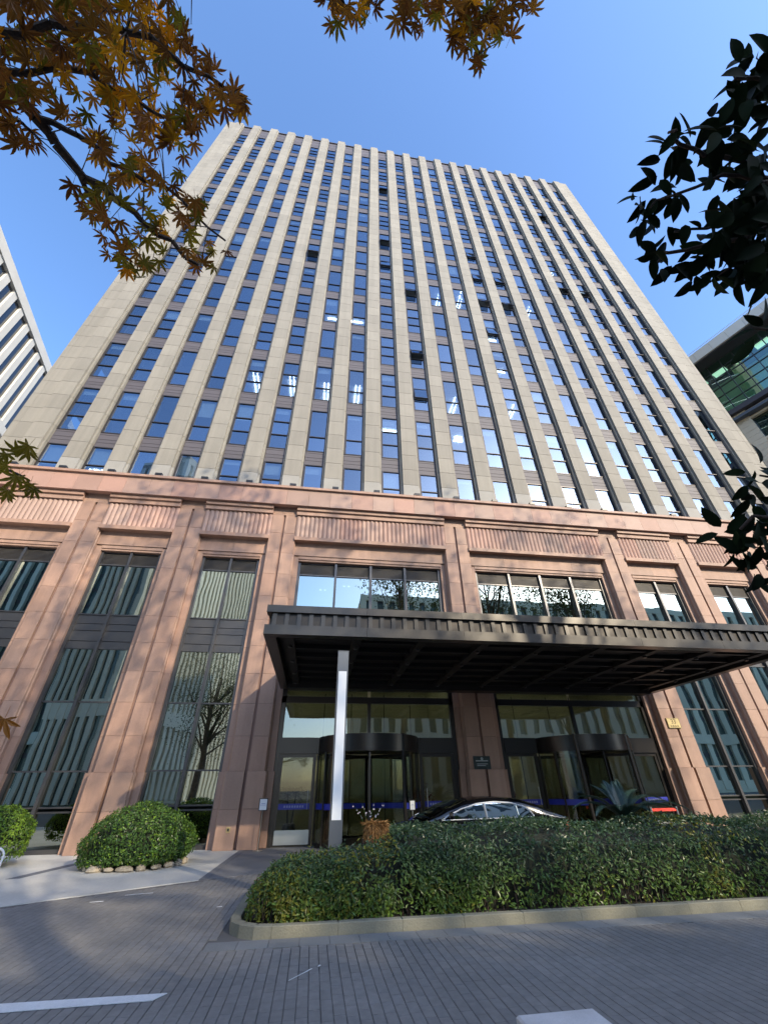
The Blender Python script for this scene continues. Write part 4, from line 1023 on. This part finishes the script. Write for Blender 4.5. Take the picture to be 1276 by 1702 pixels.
while len(spec) < 450:
    x, y = random.uniform(-30,410), random.uniform(-40,475)
    if inpoly(x, y, polyM):
        if x < 120 and y > 150 and random.random() < .45: continue
        if 110 < y < 200 and 60 < x < 150 and random.random() < .3: continue
        spec.append((x, y, random.uniform(1.55, 2.35), 0))
def cluster(pts, n, d, sx=14, kind=0):
    for x, y in pts:
        for _ in range(n): spec.append((x+random.gauss(0,sx), y+random.gauss(0,sx), d+random.uniform(-.15,.15), kind))
cluster([(545,5),(555,30),(590,15),(610,20),(600,-10),(625,-5),(540,-10)], 3, 1.9, 9)
cluster([(675,0),(665,15),(692,35),(715,5),(730,20),(742,0),(765,10),(790,5),(815,10),(775,35),(800,40),(790,60),(832,25),(765,75),(793,95),(835,65),(870,5),(760,50),(850,-5),(820,45)], 4, 1.95, 9)
cluster([(20,745),(10,775),(25,790),(45,735),(5,815),(52,800)], 2, 1.5, 8, 1)
cluster([(350,110),(372,150),(395,165),(385,175),(350,180)], 3, 1.8, 8)
cluster([(5,1196)], 1, 1.3, 1, 0)
variants = [maple_mesh(i, None) for i in range(5)]
meshes = {}
for mm_, mname in ((MAPLE,'r'),(MAPLEY,'y'),(MAPLEG,'g')):
    for i, (V_, F_) in enumerate(variants):
        meshes[mname, i] = np_mesh('leaf', V_, F_, mm_)
back = {'r': ([],[]), 'y': ([],[]), 'g': ([],[])}; tw = MB()
spec.sort(key=lambda s: s[2])
for i, (x, y, d, kd) in enumerate(spec):
    p = at(x, y, d); size = random.uniform(.034,.050)*(1.0 if kd == 0 else 1.0)
    tocam = (Vector((0,0,EYE))-p).normalized()
    nrm = (tocam*1.0 + Vector([random.gauss(0,.42) for _ in range(3)])).normalized()
    tip = Vector((random.gauss(0,.5), random.gauss(0,.5), -1.0)); tip = (tip - nrm*tip.dot(nrm)).normalized(); sd = tip.cross(nrm)
    if kd == 1: key = 'g'
    else:
        rv = random.random(); yel = .38 if (170 < x < 300 and y < 320) else .06
        key = 'y' if rv < yel else 'g' if rv < yel+(.45 if y > 300 else .15) else 'r'
    Mx = Matrix(((sd.x*size,tip.x*size,nrm.x*size,p.x),(sd.y*size,tip.y*size,nrm.y*size,p.y),(sd.z*size,tip.z*size,nrm.z*size,p.z),(0,0,0,1)))
    v = random.randrange(5)
    if i < 300:
        o = put('leaf', meshes[key, v]); o.parent = mt; o.matrix_parent_inverse = OFS; o.matrix_basis = Mx
    else:
        V_, F_ = variants[v]; A_ = np.array(Mx)[:3,:3]; W_ = np.array(V_)@A_.T + np.array(p); b = len(back[key][0])
        back[key][0].extend(W_.tolist()); back[key][1].extend([[f+b for f in t_] for t_ in F_])
    if y < 600 and i % 3 == 0:
        q = min(allpts, key=lambda a: (a-p).length); s_ = p - tip*size*.5
        if (q-s_).length < .5: tw.path([q, q.lerp(s_,.5)+Vector((0,0,.01)), s_], [.0022,.0016,.001], 3)
for key, mm_ in (('r',MAPLE),('y',MAPLEY),('g',MAPLEG)):
    if back[key][0]: ch(put('leaf', np_mesh('leaf', back[key][0], back[key][1], mm_), None, 'stuff'), mt, OFS)
ch(tw.build('twigs', BARK, None, 'stuff'), mt, OFS)

# evergreen with big oval leaves at the right
eg = thing('magnolia_tree', 'evergreen tree with large dark oval leaves reaching in from the right', 'evergreen tree', (3.6, -.2, 0)); OFE = Matrix.Translation((-3.6,.2,0))
ch(MB().path([Vector((3.6,-.2,0)),Vector((3.5,-.1,1.5)),Vector((3.2,.1,3.0)),Vector((2.9,.2,3.8))],[.14,.12,.09,.05],10).build('trunk', BARK), eg, OFE)
def oval(seed):
    r = random.Random(seed); V = []; F = []; n = 7; w_ = r.uniform(.19,.26); bend = r.uniform(.05,.28)
    for i in range(n):
        u = i/(n-1); ww = w_*math.sin(PI*min(1,u**.85))**.75 if 0 < u < 1 else 0; z = -bend*u*u
        V += [(-ww, u, z+.35*ww), (0, u, z), (ww, u, z+.35*ww)]
    for i in range(n-1):
        a = i*3; F += [(a,a+1,a+4,a+3),(a+1,a+2,a+5,a+4)]
    return V, F
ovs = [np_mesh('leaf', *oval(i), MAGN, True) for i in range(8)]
f2 = Vector((2.9,.2,3.8)); eb = [
 [f2, at(1420,60,2.2), at(1300,120,1.8), at(1220,130,1.75)],
 [f2, at(1420,250,2.0), at(1290,300,1.75), at(1200,260,1.7), at(1130,240,1.65), at(1110,220,1.65)],
 [at(1290,300,1.75), at(1200,290,1.7), at(1130,320,1.65), at(1080,345,1.65)],
 [f2, at(1420,330,2.0), at(1300,370,1.75), at(1200,400,1.7), at(1110,420,1.65), at(1080,440,1.65)],
 [at(1300,370,1.75), at(1200,370,1.7), at(1120,385,1.65)],
 [at(1300,400,1.75), at(1235,430,1.7), at(1190,460,1.7)],
 [f2, at(1420,560,2.0), at(1300,540,1.75), at(1250,545,1.7)],
 [at(1420,560,2.0), at(1380,820,1.7), at(1290,860,1.5), at(1230,880,1.45)],
 [at(1380,820,1.7), at(1300,800,1.5), at(1262,790,1.45)]]
for i, b in enumerate(eb): branch(b, .009 if i in (0,1,3,6,7) else .005, eg, OFE)
random.seed(5)
def rosette(x, y, d, n, sz=.085, spread=1.0):
    c = at(x, y, d)
    for k in range(n):
        a = 2*PI*k/n+random.uniform(-.4,.4)
        dirv = rt*math.cos(a) + up*(math.sin(a)-.25) + fw*random.gauss(0,.45); dirv.normalize()
        nrm = (-fw + Vector([random.gauss(0,.55) for _ in range(3)])).normalized(); nrm = (nrm - dirv*nrm.dot(dirv)).normalized(); sd = dirv.cross(nrm)
        s = sz*random.uniform(.75,1.15); p = c + dirv*.012 + Vector([random.gauss(0,.012*spread) for _ in range(3)])
        o = put('leaf', random.choice(ovs)); o.parent = eg; o.matrix_parent_inverse = OFE
        o.matrix_basis = Matrix(((sd.x*s,dirv.x*s,nrm.x*s,p.x),(sd.y*s,dirv.y*s,nrm.y*s,p.y),(sd.z*s,dirv.z*s,nrm.z*s,p.z),(0,0,0,1)))
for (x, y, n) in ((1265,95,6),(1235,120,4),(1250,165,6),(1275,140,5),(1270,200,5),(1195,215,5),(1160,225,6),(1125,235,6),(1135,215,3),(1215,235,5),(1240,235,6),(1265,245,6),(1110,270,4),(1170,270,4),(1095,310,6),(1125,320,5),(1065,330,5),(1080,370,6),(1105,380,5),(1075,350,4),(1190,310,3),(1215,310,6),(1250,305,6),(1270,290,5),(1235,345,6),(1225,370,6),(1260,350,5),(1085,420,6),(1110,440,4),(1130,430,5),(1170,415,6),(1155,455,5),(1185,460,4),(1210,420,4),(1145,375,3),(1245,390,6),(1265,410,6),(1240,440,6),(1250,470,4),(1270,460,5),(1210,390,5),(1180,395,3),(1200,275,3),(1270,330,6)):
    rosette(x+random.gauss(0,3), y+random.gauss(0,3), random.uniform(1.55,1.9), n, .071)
for _ in range(24): rosette(random.uniform(1215,1300), random.uniform(110,480), random.uniform(1.7,2.0), 5, .078)
for (x, y, n) in ((1265,545,6),(1262,775,4),(1272,800,5),(1240,835,5),(1215,885,6),(1240,880,6),(1262,870,6),(1225,915,5),(1250,915,6),(1270,905,6),(1255,945,5),(1270,840,5),(1245,960,3)):
    rosette(x, y, random.uniform(1.35,1.6), n, .062)

# ================================================================== TREES BEHIND THE CAMERA, ALL BUT THE MIRRORED ONE ADDED FOR DAPPLED SHADE
def big_tree(label, c, h, crown_r, crown_h, n, seed, lsz=.26, bare=False):
    r = random.Random(seed); t = thing('offview_tree', label, 'tree', c, 0, 'street trees behind the viewer')
    m = MB().path([Vector((0,0,0)),Vector((.1,.1,h*.25)),Vector((-.1,.2,h*.5)),Vector((0,0,h*.85))],[.32,.26,.2,.06],10)
    cl = []
    for i in range(22):
        a = r.uniform(0,2*PI); z0_ = r.uniform(.3,.75)*h; rr_ = crown_r*r.uniform(.45,1.0); e = Vector((math.cos(a)*rr_, math.sin(a)*rr_, h-crown_h*r.uniform(.05,.95)))
        b = Vector((0,.1,z0_)); mid = b.lerp(e,.5)+Vector((0,0,.4)); m.path([b,mid,e],[.09,.055,.02],6); cl += [e, mid]
        for _ in range(4):
            e2 = e+Vector((r.gauss(0,1.1), r.gauss(0,1.1), r.gauss(0,.8))); m.tube(e, e2, .02, .006, 4, False); cl.append(e2)
    m.build('trunk', BARKG, t)
    cl = np.array([tuple(p) for p in cl]); g = np.random.default_rng(seed)
    P = cl[g.integers(0, len(cl), n)] + g.normal(0, .62 if not bare else .8, (n,3)); N = g.normal(0,1,(n,3))
    leaves(P, N, lsz, lsz*.8, 'crown', TREE, t, tilt=.8)
    return t
big_tree('tall broad unseen tree added behind the viewer to dapple the left bays', (8,-8.5,0), 26.5, 5.4, 9, 4300, 1)
big_tree('tall unseen tree added right of the first to dapple the pink base', (18.5,-8.5,0), 26.5, 5.4, 9, 4300, 2)
big_tree('tall unseen tree added further right behind the viewer to dapple the pink base', (29,-8.5,0), 26.5, 5.4, 9, 4300, 3)
big_tree('tree with sparse crown behind the viewer at the left, mirrored in the tall windows', (-9.0,-6.5,0), 11.5, 3.0, 7, 9000, 4, .11, True)
big_tree('lower unseen tree added far behind the viewer to part shade the ground, nearer the doors', (22,-19.5,0), 20.5, 5.2, 9, 3800, 7, .28)
big_tree('lower unseen tree added far behind the viewer to part shade the ground, at the far end of the row', (31,-19,0), 20, 5.2, 9, 3800, 8, .28)
